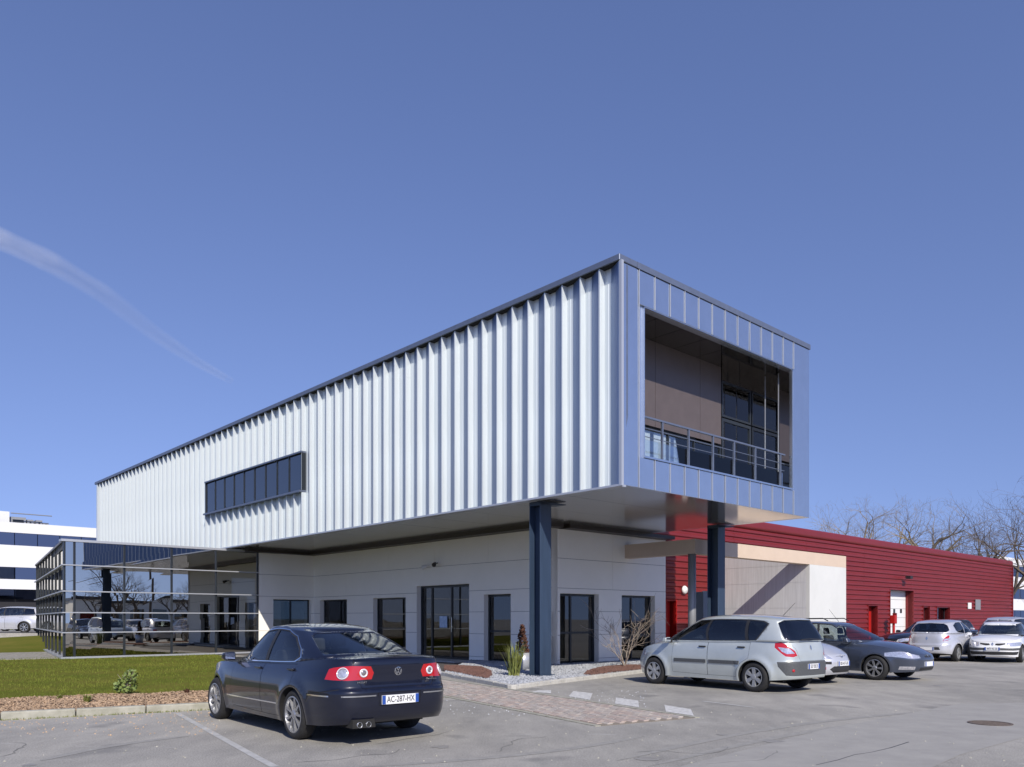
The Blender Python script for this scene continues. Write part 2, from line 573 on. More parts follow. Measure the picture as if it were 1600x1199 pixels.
    def gh(s, v):
        s = np.asarray(s, float); v = np.asarray(v, float)
        ph = np.interp(s, Lg, phg)
        cx, sy = sup(ph, *gn); cx2, sy2 = sup(ph, *tn)
        xb = sum(G['xb']) / 2 + cx * (G['xb'][1] - G['xb'][0]) / 2; yb = G['w'] * sy
        xt = sum(G['xt']) / 2 + cx2 * (G['xt'][1] - G['xt'][0]) / 2; yt = G['wt'] * sy2
        h = np.sign(v) * np.abs(v) ** G.get('ease', 1.18)
        x, y = xb + (xt - xb) * h, yb + (yt - yb) * h
        cc = np.clip(1 - np.abs(yb) / W, 0, 1)
        zb = ztop(xb) + crown(xb) * (1 - np.clip(np.abs(yb) / W, 0, 1) ** 2.4) - 0.012
        zt = rz(xt) - 0.03
        z = zb + (zt - zb) * v
        y = y + 0.022 * np.sin(np.pi * np.clip(v, 0, 1)) * sy
        return np.array([x, y, z])
    sk_g = Skin(gh, 80, 12)
    gr, gi = [], {}
    if G.get('hull'):
        A = np.array([sk_g.inv('side', a, b) for a, b in G['hull']]); c = A.mean(0)
        if G.get('trimmat') is M_CHROME: gr.append(('trim#', [tuple(c + (p - c) * np.array([1.022, 1.06])) for p in A]))
        gr.append(('pillar#', [tuple(p) for p in A]))
    for d in G['glass']:
        q = [sk_g.inv(d['view'], a, b) for a, b in d['pts']]
        q = [((-0.02 if d['view'] == 'rear' else 1.02), t[1]) if d['view'] != 'side' and p_[0] == 0 else t for t, p_ in zip(q, d['pts'])]
        if d.get('trim') and not (G.get('hull') and d['view'] == 'side'):
            A = np.array(q); c = A.mean(0)
            tq = [tuple(c + (p - c) * (1 + np.array([0.03, 0.09]) * d['trim'])) for p in A]
            gr.append(('trim#' + d.get('trimkey', ''), tq))
        k = d['name'] + '#' + str(len(gr)); gr.append((k, q)); gi[k] = d
    gp = sk_g.cut(gr)
    pil = sk_g.piece('cabin_frame', gp['base'], [P], root)
    sol = pil.modifiers.new('thickness', 'SOLIDIFY'); sol.thickness = 0.03; sol.offset = -1
    for k, dat in gp.items():
        if k == 'base': continue
        if k.startswith('trim'):
            sk_g.piece('window_trim', dat, [G.get('trimmat', M_BLACKP)], root, off=0.003)
            continue
        if k.startswith('pillar'):
            sk_g.piece('window_pillar', dat, [M_BLACKP], root, off=0.0005)
            continue
        d = gi[k]
        if d.get('both'): sk_g.piece(d['name'], dat, [d['mat']], root, off=-0.006)
        else:
            for sd in (1, -1): sk_g.piece(d['name'], dat, [d['mat']], root, off=-0.006, side=sd)
    # roof cap
    def roof(s, v):
        b = gh(s, np.ones_like(np.asarray(s, float))); c = 1 - np.asarray(v, float)
        e = 1 - np.abs(c) ** 3.0
        return np.array([b[0], b[1] * c, b[2] + 0.045 * e * np.clip(np.sin(np.pi * np.clip((b[0] - G['xt'][0]) / (G['xt'][1] - G['xt'][0]), 0.0, 1)), 0, 1) ** 0.35])
    sk_r = Skin(roof, 70, 12)
    sk_r.piece('roof', sk_r.cut([])['base'], [G.get('roofmat', P)], root)
    # cabin inside: dark tub, seats with head restraints, steering wheel
    tb = MB()
    zt = float(ztop(1.0)) - 0.06
    tb.box(G['xb'][0] + .45, G['xb'][1] - .45, -G['w'] + .10, G['w'] - .10, zt - .25, zt + 0.0)
    tb.build('cabin_tub', M_SEAT, root)
    for (sx, yy, hh) in ((G.get('seatf', 1.25), .37, .0), (G.get('seatf', 1.25), -.37, .0), (G.get('seatr', .25), .42, -.03), (G.get('seatr', .25), -.42, -.03)):
        s_ = MB()
        zz = zt - .1
        top = min(float(rz(sx)) - 0.34, zt + 0.22)
        s_.hexa([(sx - .05, yy - .24, zz), (sx + .08, yy - .24, zz), (sx + .08, yy + .24, zz), (sx - .05, yy + .24, zz), (sx - .16, yy - .19, top), (sx - .06, yy - .19, top), (sx - .06, yy + .19, top), (sx - .16, yy + .19, top)])
        s_.hexa([(sx - .19, yy - .12, top + .03), (sx - .10, yy - .12, top + .03), (sx - .10, yy + .12, top + .03), (sx - .19, yy + .12, top + .03), (sx - .20, yy - .10, top + .2), (sx - .13, yy - .10, top + .2), (sx - .13, yy + .10, top + .2), (sx - .20, yy + .10, top + .2)])
        so_ = s_.build('seat', M_SEAT, root); bevel(so_, 0.03, 2)
    # wheels
    t, r = wheel_mesh(S['rt'], 0.205, S['rr'], S['spokes'], S.get('rim'))
    tm = t.mesh('wheel', M_TYRE, True); rm = r.mesh('rim', [S.get('rimmat', M_ALLOY), M_UNDER], False)
    track = W - 0.118
    for xc in (0, wb):
        for sg in (1, -1):
            w = link(bpy.data.objects.new('wheel', tm), root)
            w.location = (xc, sg * track, S['rt'])
            rm_o = link(bpy.data.objects.new('rim', rm), w)
            if sg < 0: w.rotation_euler = (0, 0, math.pi)
    # mirrors
    mx, mz = S['mirror']
    for sg in (1, -1):
        m = MB()
        yb = float(G['w']) - 0.02
        y0, y1 = sg * (yb + .07), sg * (yb + .25)
        a, b_ = min(y0, y1), max(y0, y1)
        m.hexa([(mx - .04, a, mz - .07), (mx + .10, a, mz - .06), (mx + .10, b_, mz - .05), (mx - .04, b_, mz - .06), (mx - .04, a, mz + .06), (mx + .06, a, mz + .06), (mx + .06, b_, mz + .045), (mx - .04, b_, mz + .05)])
        mo = m.build('mirror', S.get('mirmat', P), root); bevel(mo, 0.03, 3)
        m2 = MB(); ya, yc = sorted((sg * (yb - .03), sg * (yb + .09)))
        m2.box(mx, mx + .05, ya, yc, mz - .06, mz - .02)
        m2.build('mirror_arm', M_BLACKP, mo)
        m3 = MB(); m3.box(mx - .046, mx - .040, a + .02, b_ - .02, mz - .045, mz + .04); m3.build('mirror_glass', M_CHROME, mo)
    # door handles on the doors, side strips
    for h in S.get('handles', []):
        for sg in (1, -1):
            s0, v0 = sk_b.inv('side', h[0], h[1]); p, n_ = sk_b.pn(np.array([s0]), np.array([v0]))
            m = MB(); y = p[0][1]
            ya, yc = sorted((sg * (y - 0.005), sg * (y + .032)))
            m.box(h[0] - .09, h[0] + .09, ya, yc, h[1] - .014, h[1] + .016)
            par = named.get((h[2], sg)) or root
            ho = m.build('handle', S.get('handlemat', P), par); bevel(ho, 0.01, 2)
    # number plates with their lettering
    for pl in S.get('plates', []):
        end, y, z, txt, w = pl[:5]
        d_ = -1 if end == 'rear' else 1
        s0, v0 = sk_b.inv(end, 0.02, z); p, _ = sk_b.pn(np.array([s0]), np.array([v0]))
        x = p[0][0] + d_ * 0.02
        m = MB(); ya = -w / 2 + y
        m.box(min(x, x - d_ * .03), max(x, x - d_ * .03), ya, ya + w, z - .055, z + .055, 0)
        e = x + d_ * .002
        a, b = (y + w / 2 - .045, y + w / 2) if end == 'rear' else (y - w / 2, y - w / 2 + .045)
        for (c0, c1) in (((a, b)), (2 * y - b, 2 * y - a)):
            m.box(min(e, x), max(e, x), c0, c1, z - .053, z + .053, 1)
        po = m.build('number_plate', [M_PLATE, M_PLATEB], root)
        if pl[5:] and pl[5]: po['label'] = pl[5]
        rot = Matrix(((0, 0, d_, e + d_ * .001), (d_ * 1.0, 0, 0, y), (0, 1, 0, z), (0, 0, 0, 1)))
        if txt: text_mesh(txt, 0.105, M_INK, po, 'plate_lettering', rot, sx=0.80 * min(1, 8.6 / len(txt)) * w / .52)
    root['_skin'] = 1
    del root['_skin']
    return root, sk_b, named, sk_g

def surf(skin, view, a, b, off=0.0):
    s0, v0 = skin.inv(view, a, b); p, n = skin.pn(np.array([s0]), np.array([v0]))
    return Vector(p[0] + n[0] * off), Vector(n[0])

def disc(name, skin, view, a, b, r, m, parent, off=0.004, sg=1, th=0.012, ring=None, n=28):
    """a round lens lying on the skin"""
    p, nn = surf(skin, view, a, b, off)
    if sg < 0: p.y *= -1; nn.y *= -1
    q = nn.to_track_quat('Z', 'Y').to_matrix().to_4x4(); q.translation = p
    mb = MB()
    if ring: mb.lathe([(r, -th), (r, 0.0), (r * .96, th * .5), (ring, th * .5), (ring, 0)], n)
    else: mb.lathe([(r, -th), (r, 0), (r * .85, th * .35), (r * .5, th * .55), (0.0, th * .6)], n)
    me = mb.mesh(name, m, True); me.transform(q)
    return link(bpy.data.objects.new(name, me), parent)

def strip(name, skin, view, pts, wdt, m, parent, sg=1, off=0.004, th=0.008):
    """a thin moulding that follows the skin through the given points"""
    P = []
    for i in range(len(pts) - 1):
        a, b = pts[i], pts[i + 1]
        k = max(2, int(math.hypot(b[0] - a[0], b[1] - a[1]) / 0.12))
        P += [(a[0] + (b[0] - a[0]) * j / k, a[1] + (b[1] - a[1]) * j / k) for j in range(k)]
    P.append(pts[-1])
    vs, fs = [], []
    for (a, b) in P:
        for dz in (wdt / 2, -wdt / 2):
            for o in (off - th, off):
                p, n = surf(skin, view, a, b + dz, o)
                vs.append((p.x, sg * p.y, p.z))
    for i in range(len(P) - 1):
        a = 4 * i; b = a + 4
        fs += [(a + 1, a + 3, b + 3, b + 1), (a, a + 1, b + 1, b), (a + 3, a + 2, b + 2, b + 3)]
    fs += [(0, 2, 3, 1), (len(vs) - 4, len(vs) - 3, len(vs) - 1, len(vs) - 2)]
    mb = MB(); mb.add(vs, fs if sg > 0 else [f[::-1] for f in fs])
    return mb.build(name, m, parent, False)
P_NAVY = mat('dark blue car paint', (0.006, 0.008, 0.020), 0.35, 0.15, coat=1.0, spec=.25)
P_SILV = paint('pale silver car paint', (0.50, 0.54, 0.53), 0.35, 0.36)
P_SILV2 = paint('silver car paint', (0.56, 0.57, 0.61), 0.4, 0.34)
P_SLATE = paint('slate blue car paint', (0.065, 0.078, 0.11), 0.45, 0.3)
P_WHITE = paint('white car paint', (0.74, 0.75, 0.76), 0.0, 0.35)
P_BLACK = paint('black car paint', (0.006, 0.006, 0.008), 0.2, 0.25)

def door_pair(xf0, xm, xr0, zs, belt_f, belt_r, ra):
    """front and rear door outlines in side view; rear door follows the wheel arch"""
    f = [(xf0, zs + .02), (xf0 + .02, .55), (xf0 - .01, belt_f), (xm, (belt_f + belt_r) / 2), (xm, zs)]
    r = [(xm, zs), (xm, (belt_f + belt_r) / 2), (xr0, belt_r), (xr0 + .01, .70), (ra * .80, .60), (ra + .05, .42), (ra + .06, zs)]
    return f, r

def front_regions(x, W, hz, bump=M_BLACKP, grille=M_BLACKP, wide=1.0, head=None, badge=None):
    """lamps, grille and air intake on the nose; hz = height of the lamps"""
    hd = head or [(.40, hz - .07), (.44, hz + .07), (.74, hz + .09), (.80, hz - .05)]
    return [
        dict(name='headlight', view='front', pts=hd, mat=M_LAMPW),
        dict(name='grille', view='front', pts=[(0, hz - .06), (0, hz + .05), (.30, hz + .05), (.26, hz - .06)], mat=grille, both=True),
        dict(name='air_intake', view='front', pts=[(0, .27), (0, .40), (.42, .39), (.50, .31), (.42, .27)], mat=bump, both=True),
    ]

def sedan_spec():
    f, r = door_pair(2.02, .98, .02, .26, .90, .955, .36)
    return dict(wb=2.709, W=.91, xr=-1.11, xf=3.56, zb=.22, len=6.5, paint=P_NAVY, rt=.316, rr=.235, ra=.352, nr=6.2, nf=3.4,
        top=[(-1.11, 1.045), (-.95, 1.045), (-.4, 1.02), (.1, .975), (.9, .935), (2.2, .895), (2.6, .885), (3.2, .79), (3.56, .66)],
        bot=[(-1.11, .27), (-.6, .23), (.5, .205), (2.5, .205), (3.3, .21), (3.56, .25)],
        crown=[(-1.11, .012), (-.5, .045), (.5, .05), (2.3, .075), (3.0, .085), (3.66, .03)],
        rear=[(.22, .13), (.34, .03), (.50, .0), (.66, .0), (.70, .045), (.84, .05), (.96, .045), (1.02, .055), (1.05, .10)],
        front=[(.2, .10), (.35, .02), (.5, .0), (.62, .03), (.72, .10)],
        wm=[(-.1, .94), (.0, .955), (.25, .99), (.5, 1.0), (.75, .985), (.92, .945), (1.0, .905), (1.2, .85)],
        spokes=(9, .012, .022), flare=.018,
        mirror=(2.0, .99),
        handles=[(1.12, .865, 'front_door'), (.12, .885, 'rear_door')],
        plates=[('rear', 0.0, .545, 'AC-287-HX', .52, 'white plate with blue end bands reading AC-287-HX')],
        regions=[
            dict(name='front_door', view='side', pts=f, mat='paint', gap=.010),
            dict(name='rear_door', view='side', pts=r, mat='paint', gap=.010),
            dict(name='boot_lid', view='rear', pts=[(0, .69), (0, 1.04), (.58, 1.035), (.60, .93), (.55, .80), (.50, .69)], mat='paint', gap=.010, both=True),
            dict(name='tail_light', view='rear', pts=[(.37, .80), (.34, .875), (.38, .955), (.60, .965), ('side', -.93, .957), ('side', -.80, .94), ('side', -.735, .92), ('side', -.73, .80), ('side', -.85, .795), (.66, .79)], mat=M_LAMPR),
            dict(name='plate_recess', view='rear', pts=[(0, .475), (0, .635), (.31, .635), (.29, .475)], mat='paint', gap=.012, both=True),
            dict(name='bumper_seam', view='side', pts=[(-.385, .60), (-.385, .612), (-.95, .690), (-.95, .680)], mat=M_UNDER, off=-.003),
        ] + front_regions(3.66, .91, .64),
        cap=[dict(name='bonnet', pts=[(2.35, .0), (2.35, .22), (3.5, .25), (3.6, .6), (3.6, 1.0), (2.4, 1.0)], mat='paint')],
        gh=dict(xb=(-.58, 2.42), w=.80, xt=(.36, 1.62), wt=.575, n=(4.6, 3.2), tn=(4.0, 3.6), ease=1.12, seatf=1.30, seatr=.42,
                roof=[(.2, 1.37), (.5, 1.425), (1.0, 1.455), (1.4, 1.445), (1.75, 1.40)], trimmat=M_CHROME,
                hull=[(2.06, .952), (1.95, 1.01), (1.62, 1.25), (1.42, 1.36), (1.06, 1.39), (.70, 1.375), (.40, 1.295), (.12, 1.14), (.04, 1.04), (.16, .985), (1.0, .958)],
                glass=[
                    dict(name='side_window', view='side', pts=[(1.06, .965), (2.02, .955), (1.95, 1.00), (1.62, 1.24), (1.42, 1.345), (1.06, 1.375)], mat=M_CGLASS, trim=.45),
                    dict(name='side_window', view='side', pts=[(.20, .99), (.98, .968), (.98, 1.375), (.70, 1.36), (.42, 1.28), (.16, 1.13), (.09, 1.05)], mat=M_CGLASS, trim=.45),
                    dict(name='rear_window', view='rear', pts=[(0, 1.085), (0, 1.385), (.40, 1.375), (.50, 1.33), (.64, 1.10), (.62, 1.08)], mat=M_CGLASS, both=True),
                    dict(name='windscreen', view='front', pts=[(0, .985), (0, 1.385), (.44, 1.365), (.52, 1.32), (.72, .985)], mat=M_CGLASS, both=True),
                ]))

def mpv_spec():
    f, r = door_pair(2.14, 1.16, .10, .30, 1.0, 1.03, .36)
    return dict(wb=2.70, W=.905, xr=-.84, xf=3.56, zb=.24, len=6.2, paint=P_SILV, rt=.312, rr=.205, ra=.355, nr=5.0, nf=3.2,
        top=[(-.84, 1.06), (-.3, 1.06), (1.0, 1.02), (2.0, .985), (2.7, .93), (3.2, .83), (3.56, .66)],
        bot=[(-.84, .30), (-.5, .27), (.5, .22), (2.4, .22), (3.1, .22), (3.56, .27)],
        crown=[(-.84, .02), (0, .04), (2.4, .09), (3.0, .09), (3.56, .03)],
        rear=[(.26, .06), (.35, .0), (.62, .0), (.66, .03), (.85, .045), (1.0, .085), (1.06, .11)],
        front=[(.2, .08), (.4, .0), (.55, .0), (.66, .06), (.8, .16)],
        wm=[(-.1, .95), (.0, .96), (.25, .99), (.5, 1.0), (.75, .99), (.95, .955), (1.0, .93), (1.2, .9)],
        spokes=(6, .035, .055), rimmat=M_HUB, flare=.035,
        mirror=(2.22, 1.05), mirmat=P_SILV, handlemat=M_BLACKP,
        handles=[(1.30, .92, 'front_door'), (.30, .93, 'rear_door')],
        plates=[('rear', 0.0, .545, '523 YLB 35', .42)],
        regions=[
            dict(name='front_door', view='side', pts=f, mat='paint', gap=.011),
            dict(name='rear_door', view='side', pts=r, mat='paint', gap=.011),
            dict(name='rear_bumper', view='side', pts=[(-.52, .36), (-.47, .64), (-2, .64), (-2, .35)], mat=M_GREYP) if 0 else
            dict(name='rear_bumper', view='rear', pts=[(0, .36), (0, .655), (.70, .65), ('side', -.50, .645), ('side', -.52, .55), ('side', -.66, .37), (.60, .36)], mat=M_GREYP, both=True),
            dict(name='tailgate', view='rear', pts=[(0, .66), (0, 1.05), (.62, 1.05), (.52, .90), (.42, .66)], mat='paint', gap=.010, both=True),
            dict(name='tail_light', view='rear', pts=[(.50, .775), (.55, .87), (.67, 1.0), ('side', -.53, 1.055), ('side', -.43, 1.03), ('side', -.44, .94), ('side', -.60, .80), (.72, .76), (.60, .745)], mat=M_LAMPR),
            dict(name='lamp_window', view='rear', pts=[(.56, .82), (.64, .92), ('side', -.50, .95), ('side', -.58, .86), (.70, .81)], mat=M_LAMPW, parent='tail_light'),
        ] + front_regions(3.56, .905, .70),
        cap=[dict(name='bonnet', pts=[(2.5, .0), (2.5, .15), (3.4, .2), (3.5, .6), (3.5, 1.0), (2.6, 1.0)], mat='paint')],
        gh=dict(xb=(-.755, 2.72), w=.835, xt=(-.50, 1.72), wt=.64, n=(6.0, 3.0), tn=(6, 3.6), ease=1.25, seatf=1.45, seatr=.50,
                roof=[(-.5, 1.545), (.2, 1.60), (.9, 1.615), (1.4, 1.59), (1.8, 1.54)], trimmat=M_BLACKP,
                hull=[(2.26, 1.04), (2.12, 1.14), (1.78, 1.39), (1.55, 1.495), (1.2, 1.515), (.2, 1.515), (-.12, 1.485), (-.25, 1.43), (-.03, 1.075), (.2, 1.065), (1.2, 1.05)],
                glass=[
                    dict(name='side_window', view='side', pts=[(1.22, 1.06), (2.22, 1.05), (2.12, 1.13), (1.78, 1.37), (1.55, 1.48), (1.22, 1.50)], mat=M_CGLASSD, trim=.3),
                    dict(name='side_window', view='side', pts=[(.22, 1.075), (1.16, 1.062), (1.16, 1.50), (.28, 1.50)], mat=M_CGLASSD, trim=.3),
                    dict(name='quarter_window', view='side', pts=[(.00, 1.085), (.15, 1.078), (.21, 1.495), (-.10, 1.47), (-.22, 1.42)], mat=M_CGLASSD, trim=.3),
                    dict(name='rear_window', view='rear', pts=[(0, 1.085), (0, 1.50), (.50, 1.49), (.62, 1.44), (.70, 1.12), (.62, 1.085)], mat=M_CGLASSD, both=True, trim=.5),
                    dict(name='windscreen', view='front', pts=[(0, 1.03), (0, 1.50), (.46, 1.48), (.56, 1.42), (.74, 1.03)], mat=M_CGLASS, both=True),
                ]))

def nose_spec(paint_m, kind):
    """cars seen from the front: a hatchback, an estate, an older hatchback"""
    if kind == 'hatch':
        wb, xr, xf, W, H, hz = 2.608, -.72, 3.46, .865, 1.50, .66
        gl, xg, xt = 1.45, (-.60, 2.62), (-.28, 1.62)
        zt = [(-.72, 1.0), (0, .99), (1.0, .96), (2.1, .94), (2.6, .90), (3.1, .80), (3.46, .66)]
    elif kind == 'estate':
        wb, xr, xf, W, H, hz = 2.67, -1.0, 3.62, .876, 1.46, .62
        gl, xg, xt = 1.41, (-.92, 2.46), (-.70, 1.58)
        zt = [(-1.0, .97), (0, .96), (1.0, .93), (2.1, .90), (2.6, .87), (3.2, .77), (3.62, .62)]
    else:
        wb, xr, xf, W, H, hz = 2.58, -.70, 3.40, .85, 1.42, .64
        gl, xg, xt = 1.37, (-.62, 2.35), (-.22, 1.50)
        zt = [(-.70, .96), (0, .95), (1.0, .92), (2.0, .90), (2.5, .87), (3.0, .80), (3.40, .72)]
    b = lambda x: float(interp(zt)(x))
    f, r = door_pair(2.0, 1.02, .06, .27, b(2) - .02, b(.1) - .02, .35)
    reg = [dict(name='front_door', view='side', pts=f, mat='paint', gap=.011),
           dict(name='rear_door', view='side', pts=r, mat='paint', gap=.011),
           dict(name='tail_light', view='rear', pts=[(.50, .74), (.52, .90), (.70, .90), (.70, .75)], mat=M_LAMPR)]
    if kind == 'hatch':
        reg += [dict(name='headlight', view='front', pts=[(.34, hz - .06), (.50, hz + .10), (.72, hz + .17), (.82, hz + .14), (.80, hz + .02), (.60, hz - .06)], mat=M_LAMPW),
                dict(name='grille', view='front', pts=[(0, hz - .005), (0, hz + .065), (.24, hz + .065), (.20, hz - .005)], mat=M_BLACKP, both=True),
                dict(name='air_intake', view='front', pts=[(0, .28), (0, .43), (.34, .43), (.44, .36), (.34, .28)], mat=M_BLACKP, both=True),
                dict(name='bumper_strip', view='front', pts=[(.40, .475), (.40, .54), (.84, .55), (.84, .48)], mat=M_BLACKP)]
        plates = [('front', 0, .49, 'BX-417-LR', .50)]
    elif kind == 'estate':
        reg += [dict(name='headlight', view='front', pts=[(.36, hz - .055), (.38, hz + .075), (.62, hz + .095), (.80, hz + .07), (.82, hz - .02), (.62, hz - .06)], mat=M_LAMPW),
                dict(name='grille', view='front', pts=[(0, hz - .045), (0, hz + .045), (.20, hz + .045), (.16, hz - .045)], mat=M_BLACKP, both=True),
                dict(name='fog_light', view='front', pts=[(.50, .28), (.50, .36), (.70, .36), (.70, .28)], mat=M_LAMPW),
                dict(name='air_intake', view='front', pts=[(0, .26), (0, .34), (.38, .34), (.38, .26)], mat=M_BLACKP, both=True)]
        plates = [('front', 0, .42, '', .46)]
    else:
        reg += [dict(name='headlight', view='front', pts=[(.42, hz - .07), (.42, hz + .06), (.78, hz + .075), (.82, hz - .05)], mat=M_LAMPW),
                dict(name='grille', view='front', pts=[(.07, hz - .03), (.10, hz + .03), (.38, hz + .045), (.38, hz - .0), (.2, hz - .045)], mat=M_BLACKP),
                dict(name='bumper_strip', view='front', pts=[(0, .44), (0, .53), (.845, .53), (.845, .45)], mat=M_GREYP, both=True),
                dict(name='air_intake', view='front', pts=[(0, .27), (0, .39), (.74, .39), (.70, .28)], mat=M_BLACKP, both=True)]
        plates = [('front', 0, .485, '4471 VC 35', .46)]
    return dict(wb=wb, W=W, xr=xr, xf=xf, zb=.22, len=6.2, paint=paint_m, rt=.305, rr=.20 if kind != 'estate' else .215, ra=.345, nr=4.6, nf=3.1 if kind == 'hatch' else 3.5,
        top=zt, bot=[(xr, .28), (0, .23), (.5, .21), (2.4, .21), (3.1, .21), (xf, .24)],
        crown=[(xr, .02), (0, .04), (2.3, .09), (3.0, .08), (xf, .03)],
        rear=[(.2, .08), (.35, .0), (.55, .0), (.62, .03), (1.0, .08)],
        front=[(.2, .08), (.35, .0), (.52, .0), (.60, .03), (.68, .08), (.8, .22)] if kind != 'old' else [(.2, .05), (.35, .0), (.54, .0), (.57, .04), (.72, .10)],
        wm=[(-.1, .95), (.0, .96), (.3, .99), (.5, 1.0), (.75, .985), (.95, .94), (1.0, .915), (1.2, .87)],
        spokes=(7, .02, .035) if kind == 'estate' else (5, .03, .05), rimmat=M_ALLOY if kind == 'estate' else M_HUB, flare=.02,
        mirror=(1.98, b(1.98) + .075), mirmat=paint_m, handles=[(1.14, b(1.1) - .07, 'front_door'), (.18, b(.2) - .07, 'rear_door')],
        plates=plates, regions=reg,
        cap=[dict(name='bonnet', pts=[(2.4, .0), (2.4, .18), (xf - .16, .22), (xf - .08, .6), (xf - .08, 1.0), (2.5, 1.0)], mat='paint')],
        gh=dict(xb=xg, w=W - .085, xt=xt, wt=W - .275, n=(5.4, 3.0), tn=(5, 3.4), ease=1.18, seatf=1.3, seatr=.4,
                roof=[(xt[0], H - .07), (.2, H - .015), (.8, H), (1.3, H - .02), (xt[1] + .05, H - .07)], trimmat=M_BLACKP,
                hull=[(2.0, b(2) + .03), (1.86, b(2) + .11), (1.55, gl - .12), (1.38, gl - .03), (1.05, gl - .01), (.12, gl - .025)] + ([(-.42, gl - .07), (-.58, b(-.5) + .04)] if kind == 'estate' else [(-.05, b(0) + .12)]) + [(.10, b(.1) + .02), (1.05, b(1) + .02)],
                glass=[
                    dict(name='side_window', view='side', pts=[(1.08, b(1) + .03), (1.98, b(2) + .04), (1.86, b(2) + .10), (1.55, gl - .13), (1.38, gl - .04), (1.08, gl - .02)], mat=M_CGLASS, trim=.3),
                    dict(name='side_window', view='side', pts=[(.10, b(.1) + .03), (1.02, b(1) + .03), (1.02, gl - .02), (.12, gl - .04), (-.02, b(0) + .12)], mat=M_CGLASS, trim=.3),
                ] + ([dict(name='quarter_window', view='side', pts=[(-.55, b(-.5) + .05), (.0, b(.0) + .03), (.02, gl - .05), (-.42, gl - .09)], mat=M_CGLASSD, trim=.3)] if kind == 'estate' else []) + [
                    dict(name='rear_window', view='rear', pts=[(0, 1.04), (0, gl - .04), (.46, gl - .06), (.60, 1.06)], mat=M_CGLASSD, both=True),
                    dict(name='windscreen', view='front', pts=[(0, b(2.4) + .09), (0, gl - .02), (.44, gl - .04), (.54, gl - .09), (.70, b(2.4) + .10)], mat=M_CGLASS, both=True),
                ]))

def clio_spec(paint_m):
    f = [(1.98, .30), (2.0, .55), (1.96, .92), (.78, .97), (.74, .60), (.76, .28)]
    return dict(wb=2.575, W=.86, xr=-.72, xf=3.26, zb=.24, len=6.0, paint=paint_m, rt=.302, rr=.205, ra=.345, nr=3.9, nf=3.2,
        top=[(-.72, 1.0), (0, 1.0), (1.0, .975), (2.0, .94), (2.5, .89), (3.0, .78), (3.26, .66)],
        bot=[(-.72, .30), (0, .24), (.5, .22), (2.4, .22), (3.26, .25)],
        crown=[(-.72, .02), (0, .04), (2.3, .08), (3.0, .07), (3.26, .03)],
        rear=[(.26, .06), (.36, .0), (.58, .0), (.64, .04), (.85, .05), (1.0, .10)],
        front=[(.2, .08), (.4, .0), (.55, .0), (.66, .06)],
        wm=[(-.1, .94), (.0, .95), (.3, 1.0), (.5, 1.0), (.75, .98), (.95, .93), (1.0, .90), (1.2, .87)],
        spokes=(5, .03, .05), rimmat=M_HUB, flare=.035, mirror=(1.95, 1.02), mirmat=paint_m, handles=[(.95, .87, 'front_door')],
        plates=[('rear', 0, .46, '', .50)],
        regions=[dict(name='front_door', view='side', pts=f, mat='paint', gap=.011),
            dict(name='tailgate', view='rear', pts=[(0, .56), (0, .99), (.58, .99), (.56, .80), (.50, .62), (.42, .56)], mat='paint', gap=.011, both=True),
            dict(name='tail_light', view='rear', pts=[(.50, .735), (.56, .88), (.64, .945), ('side', -.42, .955), ('side', -.40, .90), ('side', -.52, .77), (.66, .745)], mat=M_LAMPR),
            dict(name='lamp_window', view='rear', pts=[(.52, .745), (.56, .82), (.70, .84), (.68, .765)], mat=M_LAMPW, parent='tail_light'),
            dict(name='bumper_strip', view='rear', pts=[(0, .42), (0, .52), (.40, .52), (.44, .42)], mat=M_BLACKP, both=True)] + front_regions(3.26, .86, .66),
        gh=dict(xb=(-.62, 2.55), w=.79, xt=(-.28, 1.52), wt=.60, n=(4.2, 3.0), tn=(4.2, 3.4), ease=1.2, seatf=1.25, seatr=.35,
                roof=[(-.3, 1.40), (.2, 1.46), (.8, 1.49), (1.2, 1.47), (1.6, 1.41)], trimmat=M_BLACKP,
                glass=[dict(name='side_window', view='side', pts=[(.85, 1.01), (1.92, .99), (1.80, 1.06), (1.50, 1.30), (1.30, 1.38), (.85, 1.40)], mat=M_CGLASS, trim=.3),
                    dict(name='side_window', view='side', pts=[(.14, 1.045), (.78, 1.01), (.78, 1.40), (.30, 1.385), (.00, 1.29), (.02, 1.12)], mat=M_CGLASSD, trim=.3),
                    dict(name='rear_window', view='rear', pts=[(0, 1.045), (0, 1.38), (.42, 1.36), (.54, 1.30), (.64, 1.12), (.58, 1.05)], mat=M_CGLASSD, both=True),
                    dict(name='windscreen', view='front', pts=[(0, .99), (0, 1.38), (.44, 1.36), (.54, 1.30), (.70, .99)], mat=M_CGLASS, both=True)]))
M_LENS = mat('frosted lamp ring', (0.80, 0.80, 0.82), 0.15, 0.3, coat=1.0)
M_SMOKE = mat('smoked lamp centre', (0.30, 0.27, 0.27), 0.15, 0.6, coat=1.0)
